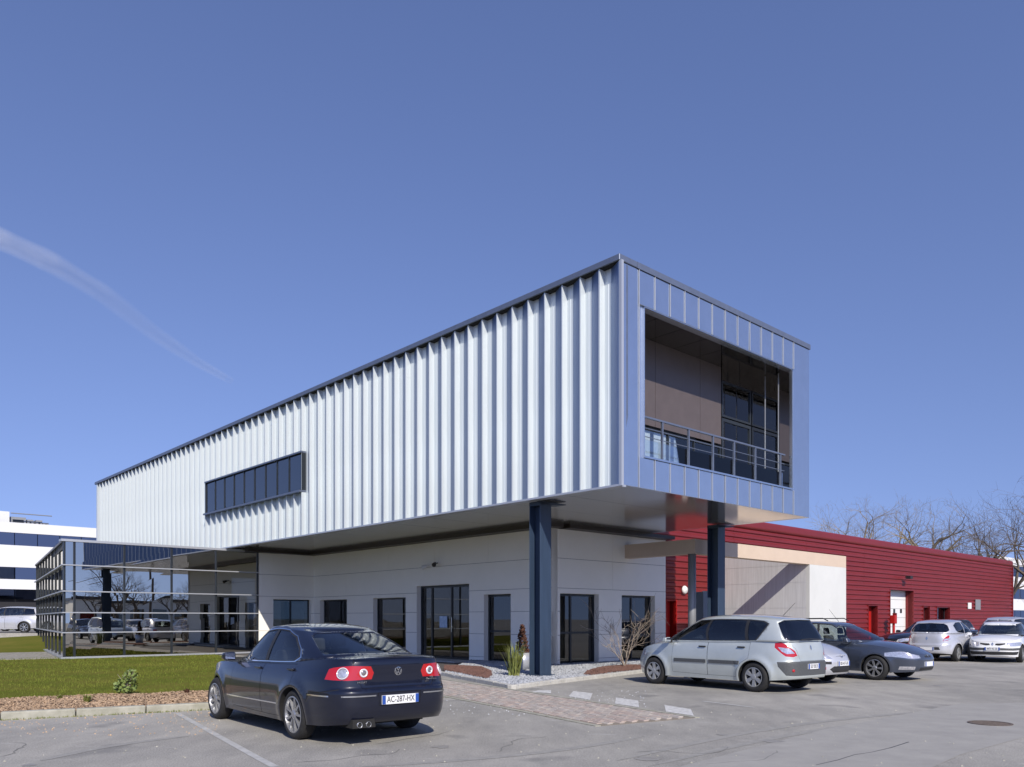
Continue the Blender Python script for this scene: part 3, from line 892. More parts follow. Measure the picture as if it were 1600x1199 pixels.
def badge(parent, skin, z, kind, m=M_CHROME, r=.05, view='rear'):
    """maker's emblem: a ring with two stacked letters, or an upright lozenge"""
    p, n = surf(skin, view, 0.004, z, 0.004); p.y = 0; n.y = 0; n.normalize()
    q = n.to_track_quat('Z', 'Y').to_matrix().to_4x4(); q.translation = p
    mb = MB()
    if kind == 'ring':
        mb.lathe([(r, -.004), (r, .005), (r * .86, .006), (r * .86, 0)], 28)
        def bar(a, b):
            a, b = Vector((a[0] * r, a[1] * r, 0)), Vector((b[0] * r, b[1] * r, 0)); d = (b - a).normalized(); s_ = Vector((-d.y, d.x, 0)) * r * .075
            mb.hexa([a - s_, b - s_, b + s_, a + s_] + [x + Vector((0, 0, .006)) for x in (a - s_, b - s_, b + s_, a + s_)])
        for a, b in (((-.36, .78), (0, .12)), ((.36, .78), (0, .12)), ((-.78, .35), (-.36, -.76)), ((-.36, -.76), (0, .0)), ((0, .0), (.36, -.76)), ((.36, -.76), (.78, .35))): bar(a, b)
    else:
        o = [(0, 1.25), (.72, 0), (0, -1.25), (-.72, 0)]; i = [(0, .6), (.32, 0), (0, -.6), (-.32, 0)]
        for k in range(4):
            a, b, c, d = o[k], o[(k + 1) % 4], i[(k + 1) % 4], i[k]
            P = [Vector((t[0] * r, t[1] * r, 0)) for t in (d, c, b, a)]
            mb.hexa(P + [x + Vector((0, 0, .006)) for x in P])
    me = mb.mesh('badge', m); me.transform(q)
    return link(bpy.data.objects.new('badge', me), parent)

def dress_sedan(t):
    root, sk, nm, sg = t
    for s_ in (1, -1):
        tl = nm[('tail_light', s_)]
        disc('lamp_ring', sk, 'rear', .70, .875, .075, M_LENS, tl, .003, s_, ring=.062)
        disc('lamp_lens', sk, 'rear', .70, .875, .060, M_LAMPW, tl, .002, s_)
        disc('lamp_ring', sk, 'rear', .475, .877, .053, M_LENS, tl, .003, s_, ring=.032)
        disc('lamp_lens', sk, 'rear', .475, .877, .030, M_SMOKE, tl, .002, s_)
        strip('chrome_strip', sk, 'side', [(.46, .425), (2.22, .415)], .016, M_CHROME, root, s_)
        strip('chrome_strip', sk, 'side', [(-.42, .600), (-.80, .601)], .016, M_CHROME, root, s_, off=.009, th=.012)
        strip('chrome_strip', sk, 'rear', [(.84, .601), (.60, .603), (.34, .604)], .016, M_CHROME, root, s_, off=.009, th=.012)
    badge(root, sk, .885, 'ring', r=.052)
    for y0, txt, w in ((.50, 'PASSAT', .022), (-.50, 'BLUEMOTION', .014), (-.50, 'TDI', .020)):
        z = .765 if txt != 'TDI' else .79
        p, n = surf(sk, 'rear', abs(y0), z, .003)
        text_mesh(txt, w * 1.5, M_CHROME, nm['boot_lid'], 'badge_lettering', Matrix(((0, 0, -1, p.x - .004), (-1, 0, 0, y0), (0, 1, 0, z), (0, 0, 0, 1))), sx=1.2)
    for y in (.43, .55):
        m = MB(); m.lathe([(.034, 0), (.034, .15), (.031, .15), (.029, .05), (0, .05)], 20, 0, 'z')
        o = m.build('exhaust_pipe', M_ALLOY, root, True); o.rotation_euler = (0, R(-90), 0); o.location = (-.95, y, .262)
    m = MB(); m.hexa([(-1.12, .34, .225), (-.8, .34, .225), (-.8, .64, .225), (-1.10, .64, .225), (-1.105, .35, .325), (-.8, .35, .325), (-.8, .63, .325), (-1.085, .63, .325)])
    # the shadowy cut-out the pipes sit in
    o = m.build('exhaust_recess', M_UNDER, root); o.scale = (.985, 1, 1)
    return root

def dress_mpv(t):
    root, sk, nm, sg = t
    badge(root, sk, .93, 'lozenge', r=.045)
    for s_ in (1, -1):
        for a, b in (((2.08, .60), (1.20, .60)), ((1.12, .60), (.34, .60))):
            strip('door_moulding', sk, 'side', [a, b], .075, M_GREYP, root, s_, off=.014, th=.018)
    disc('reflector', sk, 'rear', .62, .47, .030, M_LAMPR, nm['rear_bumper'], .003, 1)
    disc('reflector', sk, 'rear', .62, .47, .030, M_LAMPR, nm['rear_bumper'], .003, -1)
    m = MB(); m.tube([(-.30, .25, 1.60), (-.58, .25, 1.86)], [.006, .003], 6); m.build('antenna', M_BLACKP, root)
    m = MB(); m.tube([(-.80, .40, 1.10), (-.815, .10, 1.115), (-.81, -.35, 1.10)], [.012, .009, .006], 6); m.build('wiper', M_BLACKP, root)
    return root
# ------------------------------------------------------------------ building materials
M_FLANKSH = mat('shade tinted metal flank', (0.145, 0.21, 0.37), 0.42, 0.5, noise=0.05, nscale=1.2, streak=(3, 3, .25))  # cladding metal again, with the sky-blue shade of the flanks put into its colour
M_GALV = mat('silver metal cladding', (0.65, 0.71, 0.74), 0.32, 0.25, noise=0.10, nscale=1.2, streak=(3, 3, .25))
M_CASS = mat('brushed metal cassette', (0.60, 0.65, 0.72), 0.26, 0.93, noise=0.05, nscale=2)
M_COPE = mat('blue grey coping', (0.17, 0.20, 0.27), 0.4, 0.5, noise=0.1)
M_SOFF = mat('soffit sheet metal', (0.52, 0.52, 0.51), 0.13, 0.85, noise=0.06, nscale=1.5, streak=(.3, 4, 1), bump=.10, bscale=1.3)
M_REND = mat('white wall panel', (0.90, 0.875, 0.80), 0.75, noise=0.025, nscale=1.4, bump=0.05, bscale=30)
M_RENDW = mat('bright white wall paint', (0.62, 0.63, 0.61), 0.75, noise=0.05, nscale=.8)
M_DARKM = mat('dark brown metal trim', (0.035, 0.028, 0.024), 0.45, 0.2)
M_STEEL = mat('dark blue steel paint', (0.034, 0.056, 0.096), 0.36, 0.1, noise=0.2, nscale=2, streak=(4, 4, .5))
M_FRAME = mat('anthracite window frame', (0.022, 0.027, 0.033), 0.35, 0.1)
M_CAPS = mat('pale aluminium cap', (0.52, 0.54, 0.57), 0.35, 0.5)
M_PANE = glass('office window pane', (0.22, 0.25, 0.26), 0.085, wob=.02)
M_CURT = glass('dark reflective curtain wall', (0.07, 0.075, 0.08), 0.46, (1.0, 0.97, 0.88), wob=.04)
M_ROOM = mat('room wall', (0.30, 0.29, 0.28), 0.9)
M_ROOMF = mat('room floor', (0.10, 0.09, 0.085), 0.7)
M_BLIND = mat('pale roller blind', (0.55, 0.55, 0.52), 0.9)
M_TAUPE = mat('taupe cladding board', (0.125, 0.100, 0.092), 0.32, 0.2, noise=0.1, nscale=2)
M_TAUPE2 = mat('polished dark ceiling board', (0.16, 0.145, 0.135), 0.06, 0.9)
M_MIRR = mat('polished dark side panel', (0.50, 0.49, 0.48), 0.035, 1.0)
M_RED = mat('red ribbed sheet metal', (0.205, 0.020, 0.022), 0.42, 0.15, noise=0.10, nscale=.7, streak=(1, 1, 3))
M_REDB = mat('bright red door paint', (0.40, 0.012, 0.010), 0.45)
M_PEACH = mat('cream beam cladding', (0.60, 0.48, 0.375), 0.7, noise=0.05, nscale=1.5)
M_CONC = mat('stained grey concrete', (0.57, 0.575, 0.585), 0.85, noise=0.14, nscale=3.0, streak=(5, 5, .22), bump=.1, bscale=25)
M_GREYMET = mat('grey metal', (0.30, 0.31, 0.32), 0.5, 0.4)
M_WHITEP = mat('white plastic', (0.75, 0.75, 0.73), 0.5)
M_BLACKM = mat('black metal', (0.02, 0.02, 0.022), 0.5)
M_ROOFF = mat('roof membrane', (0.12, 0.12, 0.12), 0.9)

A_U = R(42.5)
U = Vector((math.cos(A_U), math.sin(A_U))); V = Vector((-math.sin(A_U), math.cos(A_U)))
D0 = 17.9
C0 = Vector(((968 - 800) / FOC * D0, D0))             # near corner of the raised box
ZS, ZT = 4.55, 9.66                                    # soffit and top of the raised box
BL, BW = 40.5, 8.80                                    # its length and width
FV = Frame(C0, V, -U)                                  # long ribbed side
FU = Frame(C0, U, -V)                                  # end face
FR = Frame(C0 + U * BW, V, U)                          # far long side
PG = Vector((-.5621 * 29.7, 29.7))                     # front corner of the glass annexe
FG = Frame(PG, U, -V)
gl_len = FG.at(402.8)
GE = PG + U * gl_len
A0 = GE + U * 2.71                                     # inner corner of the recessed ground floor
FRET = Frame(GE, U, -V)                                # short return wall
FM = Frame(A0, -V, -U)                                 # entrance wall
ml = FM.at(861.5)
B0 = A0 - V * ml
FX = Frame(B0, U, -V)                                  # right-hand wall of the ground floor
xl = FX.at(1040)

# ------------------------------------------------------------------ the raised metal box
bld = empty('office_building', 'modern office with a silver ribbed metal box raised over a recessed white ground floor', 'office building', (C0.x, C0.y, 0), A_U + R(90))
inv_b = Matrix.Translation((C0.x, C0.y, 0)) @ Matrix.Rotation(A_U + R(90), 4, 'Z')
inv_b = inv_b.inverted()
def under(o, root):
    """keep the world position of a mesh built in world coordinates under a moved root"""
    o.matrix_parent_inverse = (Matrix.Translation(root.location) @ Matrix.Rotation(root.rotation_euler.z, 4, 'Z')).inverted()
    return o
def part(name, mb, mats, root, smooth=False):
    o = mb.build(name, mats, root, smooth)
    if root.parent is None and root.type == 'EMPTY': under(o, root)
    return o

RIB = 0.595
NR = 68
win_a0 = round(FV.at(474.5) / RIB) * RIB
win_a1 = round(FV.at(319.5) / RIB) * RIB
WZ0, WZ1 = 6.20, 7.56
def rib_mesh(z0, z1):
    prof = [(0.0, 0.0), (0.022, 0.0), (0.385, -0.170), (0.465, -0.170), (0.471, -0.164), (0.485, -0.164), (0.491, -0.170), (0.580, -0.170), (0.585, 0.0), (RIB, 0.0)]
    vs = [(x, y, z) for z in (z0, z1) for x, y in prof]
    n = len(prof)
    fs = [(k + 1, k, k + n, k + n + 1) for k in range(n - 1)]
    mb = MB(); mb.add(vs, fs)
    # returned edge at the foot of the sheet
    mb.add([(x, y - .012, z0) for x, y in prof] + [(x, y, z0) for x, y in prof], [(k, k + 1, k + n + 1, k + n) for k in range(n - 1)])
    mb.m[1] = 1                                   # slanted flank: same metal as the pans, its blue shade painted in
    return mb.mesh('cladding_rib', [M_GALV, M_FLANKSH])
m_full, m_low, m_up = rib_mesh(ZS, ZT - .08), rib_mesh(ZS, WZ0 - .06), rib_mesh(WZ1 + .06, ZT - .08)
fac = part('ribbed_facade', FV.box(MB(), 0.0, BL, -.30, -.235, ZS, ZT - .1), M_GALV, bld)
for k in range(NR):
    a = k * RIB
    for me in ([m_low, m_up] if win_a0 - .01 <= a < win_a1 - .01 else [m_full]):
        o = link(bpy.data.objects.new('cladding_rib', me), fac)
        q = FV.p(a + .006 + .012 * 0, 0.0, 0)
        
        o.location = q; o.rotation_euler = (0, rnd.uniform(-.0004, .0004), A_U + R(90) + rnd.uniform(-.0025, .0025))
RL = NR * RIB
# coping and foot trim
cb = MB(); FV.box(cb, -.03, RL + .25, -.60, .035, ZT - .07, ZT + .075)
cpg = part('coping', cb, M_COPE, bld); bevel(cpg, .012)
cb = MB(); FU.box(cb, .60, BW + .02, -.60, .03, ZT - .07, ZT + .07); part('coping', cb, M_COPE, bld)
cb = MB(); FR.box(cb, .60, RL + .25, -.60, .035, ZT - .07, ZT + .07); part('coping', cb, M_COPE, bld)
part('foot_trim', FV.box(MB(), 0, RL, -.23, .012, ZS - .035, ZS + .012), M_CAPS, bld)
part('corner_trim', FV.box(MB(), -.075, -.004, -.06, .02, ZS - .03, ZT - .07), M_CAPS, bld)
part('coping_shade_plate', FV.box(MB(), -.0, RL + .2, -.23, .004, ZT - .079, ZT - .071), M_UNDER, bld)  # added black plate that paints the shade in the rib hollows under the coping
# roof, far side and far end
rb = MB(); FU.box(rb, .3, BW - .3, -RL + .1, -.62, ZT - .35, ZT - .25); part('roof', rb, M_ROOFF, bld)
rb = MB(); FR.box(rb, 0.02, RL, -.2, 0, ZS, ZT - .07); part('side_wall', rb, M_CASS, bld)
e2 = Frame(C0 + V * RL, U, V); rb = MB(); e2.box(rb, 0, BW, -.2, 0, ZS, ZT - .07); part('end_wall', rb, M_GALV, bld)

# long window in the ribbed side
M_PANEW = glass('upper window pane', (0.30, 0.33, 0.36), 0.20)
wf = MB()
FV.box(wf, win_a0 - .02, win_a1 + .02, -.23, .03, WZ1 - .0, WZ1 + .06)
FV.box(wf, win_a0 - .02, win_a1 + .02, -.23, .09, WZ0 - .07, WZ0)
lw = part('long_window', wf, M_COPE, bld)
for a_ in (win_a0 - .01, win_a1 - .05):
    FV.box(MB(), a_, a_ + .05, -.23, -.005, WZ0 + .003, WZ1 - .003).build('jamb', M_FRAME, lw)
NP = 9
for k in range(NP):
    a, b = win_a0 + .05 + (win_a1 - win_a0 - .1) * k / NP, win_a0 + .05 + (win_a1 - win_a0 - .1) * (k + 1) / NP
    p_ = FV.box(MB(), a + .03, b - .03, -.055, -.047, WZ0 + .05, WZ1 - .05).build('pane', M_PANEW, lw)
    m_ = FV.box(MB(), b - .028, b + .028, -.08, -.02, WZ0 + .003, WZ1 - .003).build('mullion', M_FRAME, lw)
rm = MB()
FV.box(rm, win_a0 + .0, win_a1 - .0, -3.2, -3.1, WZ0 - .6, WZ1 + .6); FV.box(rm, win_a0, win_a1, -3.1, -.26, WZ0 - .7, WZ0 - .6); FV.box(rm, win_a0, win_a1, -3.1, -.26, WZ1 + .6, WZ1 + .7)
part('office_room', rm, M_ROOM, bld)
# diagonal braces and pale columns seen behind the glass
for (a, b) in ((.78, .62), (.52, .68), (.28, .12), (.05, .2)):
    m = MB(); L_ = win_a1 - win_a0
    m.tube([FV.p(win_a0 + a * L_, -.7, WZ1 + .3), FV.p(win_a0 + b * L_, -.7, WZ0 - .3)], .07, 6)
    part('diagonal_brace', m, M_GREYMET, bld)
for a in (.93, .63, .24):
    L_ = win_a1 - win_a0
    part('roller_blind', FV.box(MB(), win_a0 + a * L_, win_a0 + a * L_ + .42, -.42, -.40, WZ0 + (.0 if a != .63 else .0), WZ1 - .0 if a != .63 else WZ0 + .6), M_BLIND, bld)
# the sheet behind the ribs must not cross the window: rebuild it as four pieces
fac.data = (lambda mb: (FV.box(mb, 0, win_a0, -.30, -.235, ZS, ZT - .1), FV.box(mb, win_a1, RL, -.30, -.235, ZS, ZT - .1),
            FV.box(mb, win_a0, win_a1, -.30, -.235, ZS, WZ0 - .06), FV.box(mb, win_a0, win_a1, -.30, -.235, WZ1 + .06, ZT - .1)) and mb.mesh('ribbed_facade', M_COPE))(MB())

# ------------------------------------------------------------------ end face of metal cassettes round the balcony opening
LO0, LO1, LZ0, LZ1 = FU.at(1007), FU.at(1237), 5.32, 8.76
s0_ = FU.at(998); s1_ = FU.at(1239.6)
seams = [0.0] + [s0_ + (s1_ - s0_) * k / 12 for k in range(13)] + [BW]
endf = part('end_face', FU.box(MB(), .02, LO0 - .0, -.20, -.05, ZS + .01, ZT - .08), M_CASS, bld)
endf.data = (lambda mb: (FU.box(mb, .02, LO0, -.07, -.05, ZS + .01, ZT - .08), FU.box(mb, LO1, BW - .01, -.07, -.05, ZS + .01, ZT - .08),
            FU.box(mb, LO0, LO1, -.20, -.05, LZ1, ZT - .08), FU.box(mb, LO0, LO1, -.20, -.05, ZS + .01, LZ0)) and mb.mesh('end_face', M_CASS))(MB())
def cassette(a0, a1, z0, z1):
    mb = MB(); j = .006; t = [rnd.uniform(-.003, .003) for _ in range(4)]
    P = [FU.p(a0 + j, 0.0 + t[0], z0 + j), FU.p(a1 - j, 0.0 + t[1], z0 + j), FU.p(a1 - j, t[2], z1 - j), FU.p(a0 + j, t[3], z1 - j)]
    Q = [FU.p(a0 + j, -.045, z0 + j), FU.p(a1 - j, -.045, z0 + j), FU.p(a1 - j, -.045, z1 - j), FU.p(a0 + j, -.045, z1 - j)]
    mb.add(P + Q, [(0, 1, 2, 3), (4, 5, 1, 0), (5, 6, 2, 1), (6, 7, 3, 2), (7, 4, 0, 3)])
    o = mb.build('cassette_panel', M_CASS, endf)
    bevel(o, .008, 2)
    m = FU.box(MB(), a1 - .007, a1 + .007, 0.004, .024, z0 + j, z1 - j)
    if a1 < BW - .05:
        o = m.build('standing_seam', M_CAPS, endf)
for k in range(len(seams) - 1):
    a, b = seams[k], seams[k + 1]
    if b <= LO0 or a >= LO1 - .05:
        cassette(a, b, ZS, ZT - .07)
    else:
        cassette(a, b, LZ1 + .03, ZT - .07); cassette(a, b, ZS, LZ0 - .05)
# reveal frame of the opening
rv = MB()
FU.box(rv, LO0 - .03, LO1 + .03, -.2, .03, LZ0 - .05, LZ0 - .005); FU.box(rv, LO0 - .02, LO0 + .0, -.06, .012, LZ0, LZ1); FU.box(rv, LO1 + .0, LO1 + .02, -.06, .012, LZ0, LZ1)
FU.box(rv, LO0 - .02, LO1 + .02, -.06, .012, LZ1 + .002, LZ1 + .02)
part('opening_surround', rv, M_CASS, bld)
# balcony room: side walls, ceiling, back wall of taupe boards, double doors, low window band
LD = 1.30
bw = MB(); FU.box(bw, LO0 - .25, LO0 - .005, -LD, -.075, LZ0 - .3, LZ1 + .2); part('balcony_side_wall', bw, M_TAUPE, bld)
bw = MB(); FU.box(bw, LO1 + .005, LO1 + .25, -LD, -.075, LZ0 - .3, LZ1 + .2); part('balcony_side_wall', bw, M_MIRR, bld)
nb = 7
for k in range(nb):
    a, b = LO0 - .2 + (LO1 - LO0 + .4) * k / nb, LO0 - .2 + (LO1 - LO0 + .4) * (k + 1) / nb
    part('ceiling_board', FU.box(MB(), a + .008, b - .008, -LD, -.21, LZ1 + .034, LZ1 + .06), M_TAUPE2, bld)
part('balcony_floor', FU.box(MB(), LO0, LO1, -LD, -.21, LZ0 - .3, LZ0 - .055), M_CAPS, bld)
FB = Frame(C0 + V * LD, U, -V)
dA, dB = FB.at(1128), LO1 - .02
bt = LZ0 + 1.18
def board(a, b, z0, z1): part('wall_board', FB.box(MB(), a + .006, b - .006, -.03, 0, z0, z1), M_TAUPE, bld)
n1 = 4
aL = FB.at(1003)
cuts = [LO0 - .25, FB.at(1024), FB.at(1094), dA - .04]
for a, b in zip(cuts[:-1], cuts[1:]): board(a, b, bt + .06 if b < dA - .05 else bt + .06, LZ1 + .03)
part('balcony_back_wall', FB.box(MB(), LO0 - .25, LO1 + .25, -.10, -.04, LZ1 - .0, LZ1 + .2), M_TAUPE2, bld)
def window(F, a0, a1, z0, z1, o, root, fm=M_FRAME, pane=M_PANE, splits=(), hs=(), fw=.055, dep=.07, name='window', label=None):
    """frame with its mullions, and one pane for each light"""
    mb = MB()
    F.box(mb, a0, a1, o - dep, o, z0, z0 + fw); F.box(mb, a0, a1, o - dep, o, z1 - fw, z1)
    F.box(mb, a0, a0 + fw, o - dep, o - .002, z0 + fw, z1 - fw); F.box(mb, a1 - fw, a1, o - dep, o - .002, z0 + fw, z1 - fw)
    xs = [a0 + fw * .5] + [a0 + (a1 - a0) * s for s in splits] + [a1 - fw * .5]
    for x in xs[1:-1]: F.box(mb, x - fw * .5, x + fw * .5, o - dep, o - .003, z0 + fw, z1 - fw)
    zs = [z0 + fw * .5] + [z0 + (z1 - z0) * s for s in hs] + [z1 - fw * .5]
    for z in zs[1:-1]: F.box(mb, a0 + fw, a1 - fw, o - dep + .004, o - .006, z - fw * .45, z + fw * .45)
    w = part(name, mb, fm, root)
    for i in range(len(xs) - 1):
        for j in range(len(zs) - 1):
            p_ = F.box(MB(), xs[i] + fw * .5, xs[i + 1] - fw * .5, o - dep * .6, o - dep * .6 + .008, zs[j] + fw * .45, zs[j + 1] - fw * .45).build('pane', pane, w)
            
    if label: w['label'] = label
    return w
M_CURTN = mat('net curtain', (0.86, 0.88, 0.88), 0.9)
M_PANEB = glass('balcony window pane', (0.86, 0.90, 0.92), 0.08)
window(FB, LO0 - .2, dA - .04, LZ0 - .05, bt, -.01, bld, pane=M_PANEB, splits=(.10, .29, .54, .76), fw=.05)
mid = (dA + dB) / 2
for a, b in ((dA, dB),):
    window(FB, a, b, LZ0 - .05, LZ0 + 2.02, -.0, bld, pane=M_PANEB, fw=.09, name='balcony_door')
    window(FB, a, b, LZ0 + 2.06, LZ0 + 3.1, -.0, bld, pane=M_PANEB, fw=.06, name='transom_window')
part('door_head', FB.box(MB(), dA - .02, dB + .02, -.08, .02, LZ0 + 3.1, LZ1 + .03), M_TAUPE2, bld)
cm = MB()
for a, b, z1 in ((LO0 - .1, FB.at(1020), bt - .04), (FB.at(1026), FB.at(1052), bt - .04), (FB.at(1058), FB.at(1082), bt - .04), (FB.at(1094), FB.at(1119), bt - .04), (dA + .12, dB - .12, LZ0 + 1.9)):
    part('net_curtain', FB.box(MB(), a, b, -.10, -.092, LZ0 + .02, z1), M_CURTN, bld)
rm = MB(); FB.box(rm, LO0 - .3, LO1 + .3, -2.3, -2.2, LZ0 - .2, LZ1 + .2); FB.box(rm, LO0 - .3, LO1 + .3, -2.2, -.1, LZ1 + .21, LZ1 + .3); FB.box(rm, LO0 - .3, LO1 + .3, -2.2, -.1, LZ0 - .3, LZ0 - .2)
part('balcony_room', rm, M_ROOM, bld)
# railing with posts and three rails, and glass sheets below it
rl = MB()
FU.box(rl, LO0 + .01, LO1 - .16, -.17, -.11, LZ0 + .94, LZ0 + .98)
railing = part('railing', rl, M_COPE, bld)
posts = [FU.at(p) for p in (1042, 1083, 1121, 1154, 1187, 1226)] + [LO1 - .17]
for a in posts[:-1] + [LO0 + .06]:
    o = FU.box(MB(), a - .022, a + .022, -.165, -.115, LZ0 - .004, LZ0 + .94).build('rail_post', M_COPE, railing)
for z in (.70, .50):
    o = MB().tube([FU.p(LO0 + .03, -.14, LZ0 + z), FU.p(LO1 - .17, -.14, LZ0 + z)], .011, 6).build('rail_bar', M_COPE, railing)
g_ = FU.box(MB(), LO0 + .02, LO1 - .18, -.185, -.175, LZ0 + .02, LZ0 + .45).build('glass_infill', glass('clear railing glass', (.93, .96, .98), .035), railing)
for a in (.42, .85):
    part('panel_seam', FR.box(MB(), 0, 0, 0, 0, 0, 0) if 0 else Frame(C0 + U * LO1, V, -U).box(MB(), a - .012, a + .012, -.004, .006, LZ0, LZ1), M_CAPS, bld)

# ------------------------------------------------------------------ soffit: strips of mirror-like sheet
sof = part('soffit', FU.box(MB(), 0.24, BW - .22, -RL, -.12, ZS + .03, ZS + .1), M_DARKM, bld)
ys = np.linspace(0, RL, 22)
for k in range(21):
    mb = MB(); j = .004; t = rnd.uniform(-.003, .003)
    def so_(a, y, dz): q = FU.p(a, -y, ZS + dz); return q
    mb.hexa([so_(0.235, ys[k] + j, 0), so_(BW, ys[k] + j, t), so_(BW, ys[k + 1] - j, 0), so_(0.235, ys[k + 1] - j, t),
             so_(0.235, ys[k] + j, .02), so_(BW, ys[k] + j, .02), so_(BW, ys[k + 1] - j, .02), so_(0.235, ys[k + 1] - j, .02)])
    # keep outward faces
    o = mb.build('soffit_panel', M_SOFF, sof)

# ------------------------------------------------------------------ steel columns
def column(near, label, top):
    """an H section column with a head plate; near = its nearest corner"""
    c = near + (U + V) * .2
    root = empty('steel_column', label, 'column', (c.x, c.y, 0), A_U, 'steel columns under the raised box')
    mb = MB()
    mb.box(-.2, .2, -.2, -.178, 0, top); mb.box(-.2, .2, .178, .2, 0, top); mb.box(-.012, .012, -.178, .178, 0, top)
    mb.box(-.2, .2, -.178, -.02, 2.2, 2.215) if 0 else None
    o = mb.build('shaft', M_STEEL, root); bevel(o, .004)
    hp = MB(); hp.hexa([(-.2, -.2, top - .10), (.75, -.2, top - .02), (.75, .2, top - .02), (-.2, .2, top - .10), (-.2, -.2, top - .001), (.75, -.2, top - .001), (.75, .2, top - .001), (-.2, .2, top - .001)])
    hp.build('head_bracket', M_STEEL, root)
    MB().box(-.27, .27, -.27, .27, -.02, .10).build('base_plate', M_STEEL, root)
    return root
colA = column(Vector(((844 - 800) / FOC * 20.2, 20.2)), 'dark blue steel column standing in the white gravel left of the entrance windows', ZS - .031)
colB = column(Vector(((1122 - 800) / FOC * 25.2, 25.2)), 'dark blue steel column behind the pale silver people carrier, beside the red wall', ZS - .031)

# ------------------------------------------------------------------ recessed white ground floor
GT = 4.42
M_CONC2 = mat('grey joint sealant', (0.22, 0.22, 0.21), 0.9)
COURSE = [0.0, .20, 1.0, 1.77, 2.52, 3.48, GT]
def panel_wall(F, length, openings, name, mat_=M_REND, thick=.28, reveal_mat=None, courses=COURSE, vj=3.2):
    """wall of flat panels with recessed joints; openings = (a0, a1, z0, z1)"""
    core = MB()
    xs = sorted({0.0, length} | {o[0] for o in openings} | {o[1] for o in openings})
    for a, b in zip(xs[:-1], xs[1:]):
        m = (a + b) / 2
        op = [o for o in openings if o[0] <= m <= o[1]]
        if not op: F.box(core, a, b, -thick, -.012, 0, courses[-1])
        else:
            if op[0][2] > 0.03: F.box(core, a, b, -thick, -.012, 0, op[0][2])
            F.box(core, a, b, -thick, -.012, op[0][3], courses[-1])
    w = part(name, core, mat_, bld)
    zz = sorted(set(courses))
    for z in zz[1:-1]:
        a = 0.0
        for o in sorted(openings) + [(length, length, 0, 0)]:
            if o[2] == o[3] or (o[3] > z - .02 and o[2] < z + .02):
                if o[0] - a > .05: F.box(MB(), a + .002, o[0] - .002, -.0117, -.0085, z - .0065, z + .0065).build('joint_seal', M_CONC2, w)
                a = o[1]
    for z0, z1 in zip(zz[:-1], zz[1:]):
        segs, a = [], 0.0
        for o in sorted(openings):
            if o[3] > z0 + .02 and o[2] < z1 - .02:
                segs.append((a, o[0], z0, z1)); a = o[1]
                if o[3] < z1 - .05: segs.append((o[0], o[1], o[3], z1))
        segs.append((a, length, z0, z1))
        for (a0, a1, p0, p1) in segs:
            n = max(1, round((a1 - a0) / vj))
            for k in range(n):
                b0, b1 = a0 + (a1 - a0) * k / n, a0 + (a1 - a0) * (k + 1) / n
                if b1 - b0 < .03: continue
                j0 = .005 if (b0 > a0 + .01) else 0; j1 = .005 if (b1 < a1 - .01) else 0
                o_ = F.box(MB(), b0 + j0, b1 - j1, -.0119, 0.0, p0 + .007, p1 - .007).build('wall_panel', mat_, w)
                
    return w
def spanpx(F, p0, p1): return tuple(sorted((F.at(p0), F.at(p1))))
WTOP = 2.37
op_ret = [(*spanpx(FRET, 427, 485.5), 0.02, 2.39)]
panel_wall(FRET, 2.71, op_ret, 'return_wall')
opm = []
for p0, p1, zt in ((500, 542, WTOP), (583, 634, WTOP), (651, 733, 2.78), (756, 798, WTOP)):
    opm.append((*spanpx(FM, p0, p1), 0.02, zt))
panel_wall(FM, ml, opm, 'entrance_wall')
opx = [(*spanpx(FX, 875, 935.6), 0.02, 2.35), (*spanpx(FX, 971.4, 1023.4), 0.02, 2.35)]
panel_wall(FX, xl, opx, 'garden_wall')
rv = -.20
window(FRET, op_ret[0][0], op_ret[0][1], .02, 2.39, -.16, bld, splits=(.5,), fw=.05)
window(FM, *opm[0][:2], .02, WTOP, rv, bld, splits=(.75,), fw=.06)
window(FM, *opm[1][:2], .02, WTOP, rv, bld, hs=(.48,), fw=.06)
window(FM, *opm[3][:2], .02, WTOP, rv, bld, splits=(.0,)[:0], hs=(.46,), fw=.075)
d0, d1 = opm[2][:2]
window(FM, d0, d1, .02, 2.78, rv, bld, splits=(.22, .60), fw=.085, name='entrance_door', label='glazed double entrance door with a notice stuck on its left leaf')
window(FX, *opx[0][:2], .02, 2.35, rv, bld, splits=(.38,), hs=(.45,), fw=.075)
window(FX, *opx[1][:2], .02, 2.35, rv, bld, splits=(.42,), hs=(.40,), fw=.075)
# notice, handles, blinds and boards behind the panes
def stick(F, px0, px1, py0, py1, o, m, name):
    a0, a1 = spanpx(F, px0, px1); c = (px0 + px1) / 2
    z1, z0 = F.z(c, py0), F.z(c, py1)
    return part(name, F.box(MB(), a0, a1, o - .01, o, z0, z1), m, bld)
stick(FM, 680, 692, 963, 981, rv + .0, mat('pale blue notice', (.55, .66, .80), .6, color2=(.25, .38, .60), nscale=9), 'door_notice')
dh = MB(); a_ = FM.at(700.5); dh.tube([FM.p(a_, rv + .05, FM.z(700, 988)), FM.p(a_, rv + .05, FM.z(700, 965))], .014, 8); dh.tube([FM.p(a_ - .1, rv + .05, FM.z(700, 980)), FM.p(a_ + .1, rv + .05, FM.z(700, 980))], .012, 8)
part('door_handle', dh, M_CHROME, bld)
stick(FM, 769, 782, 1003, 1034, rv - .12, M_BLIND, 'display_board'); stick(FM, 770, 790, 935, 980, rv - .3, M_CURTN, 'pale_blind')
stick(FX, 876, 890, 930, 984, rv - .3, M_CURTN, 'pale_blind'); stick(FX, 898, 921, 931, 941, rv - .2, M_CURTN, 'pale_blind'); stick(FX, 876, 890, 991, 1020, rv - .25, M_BLIND, 'display_board')
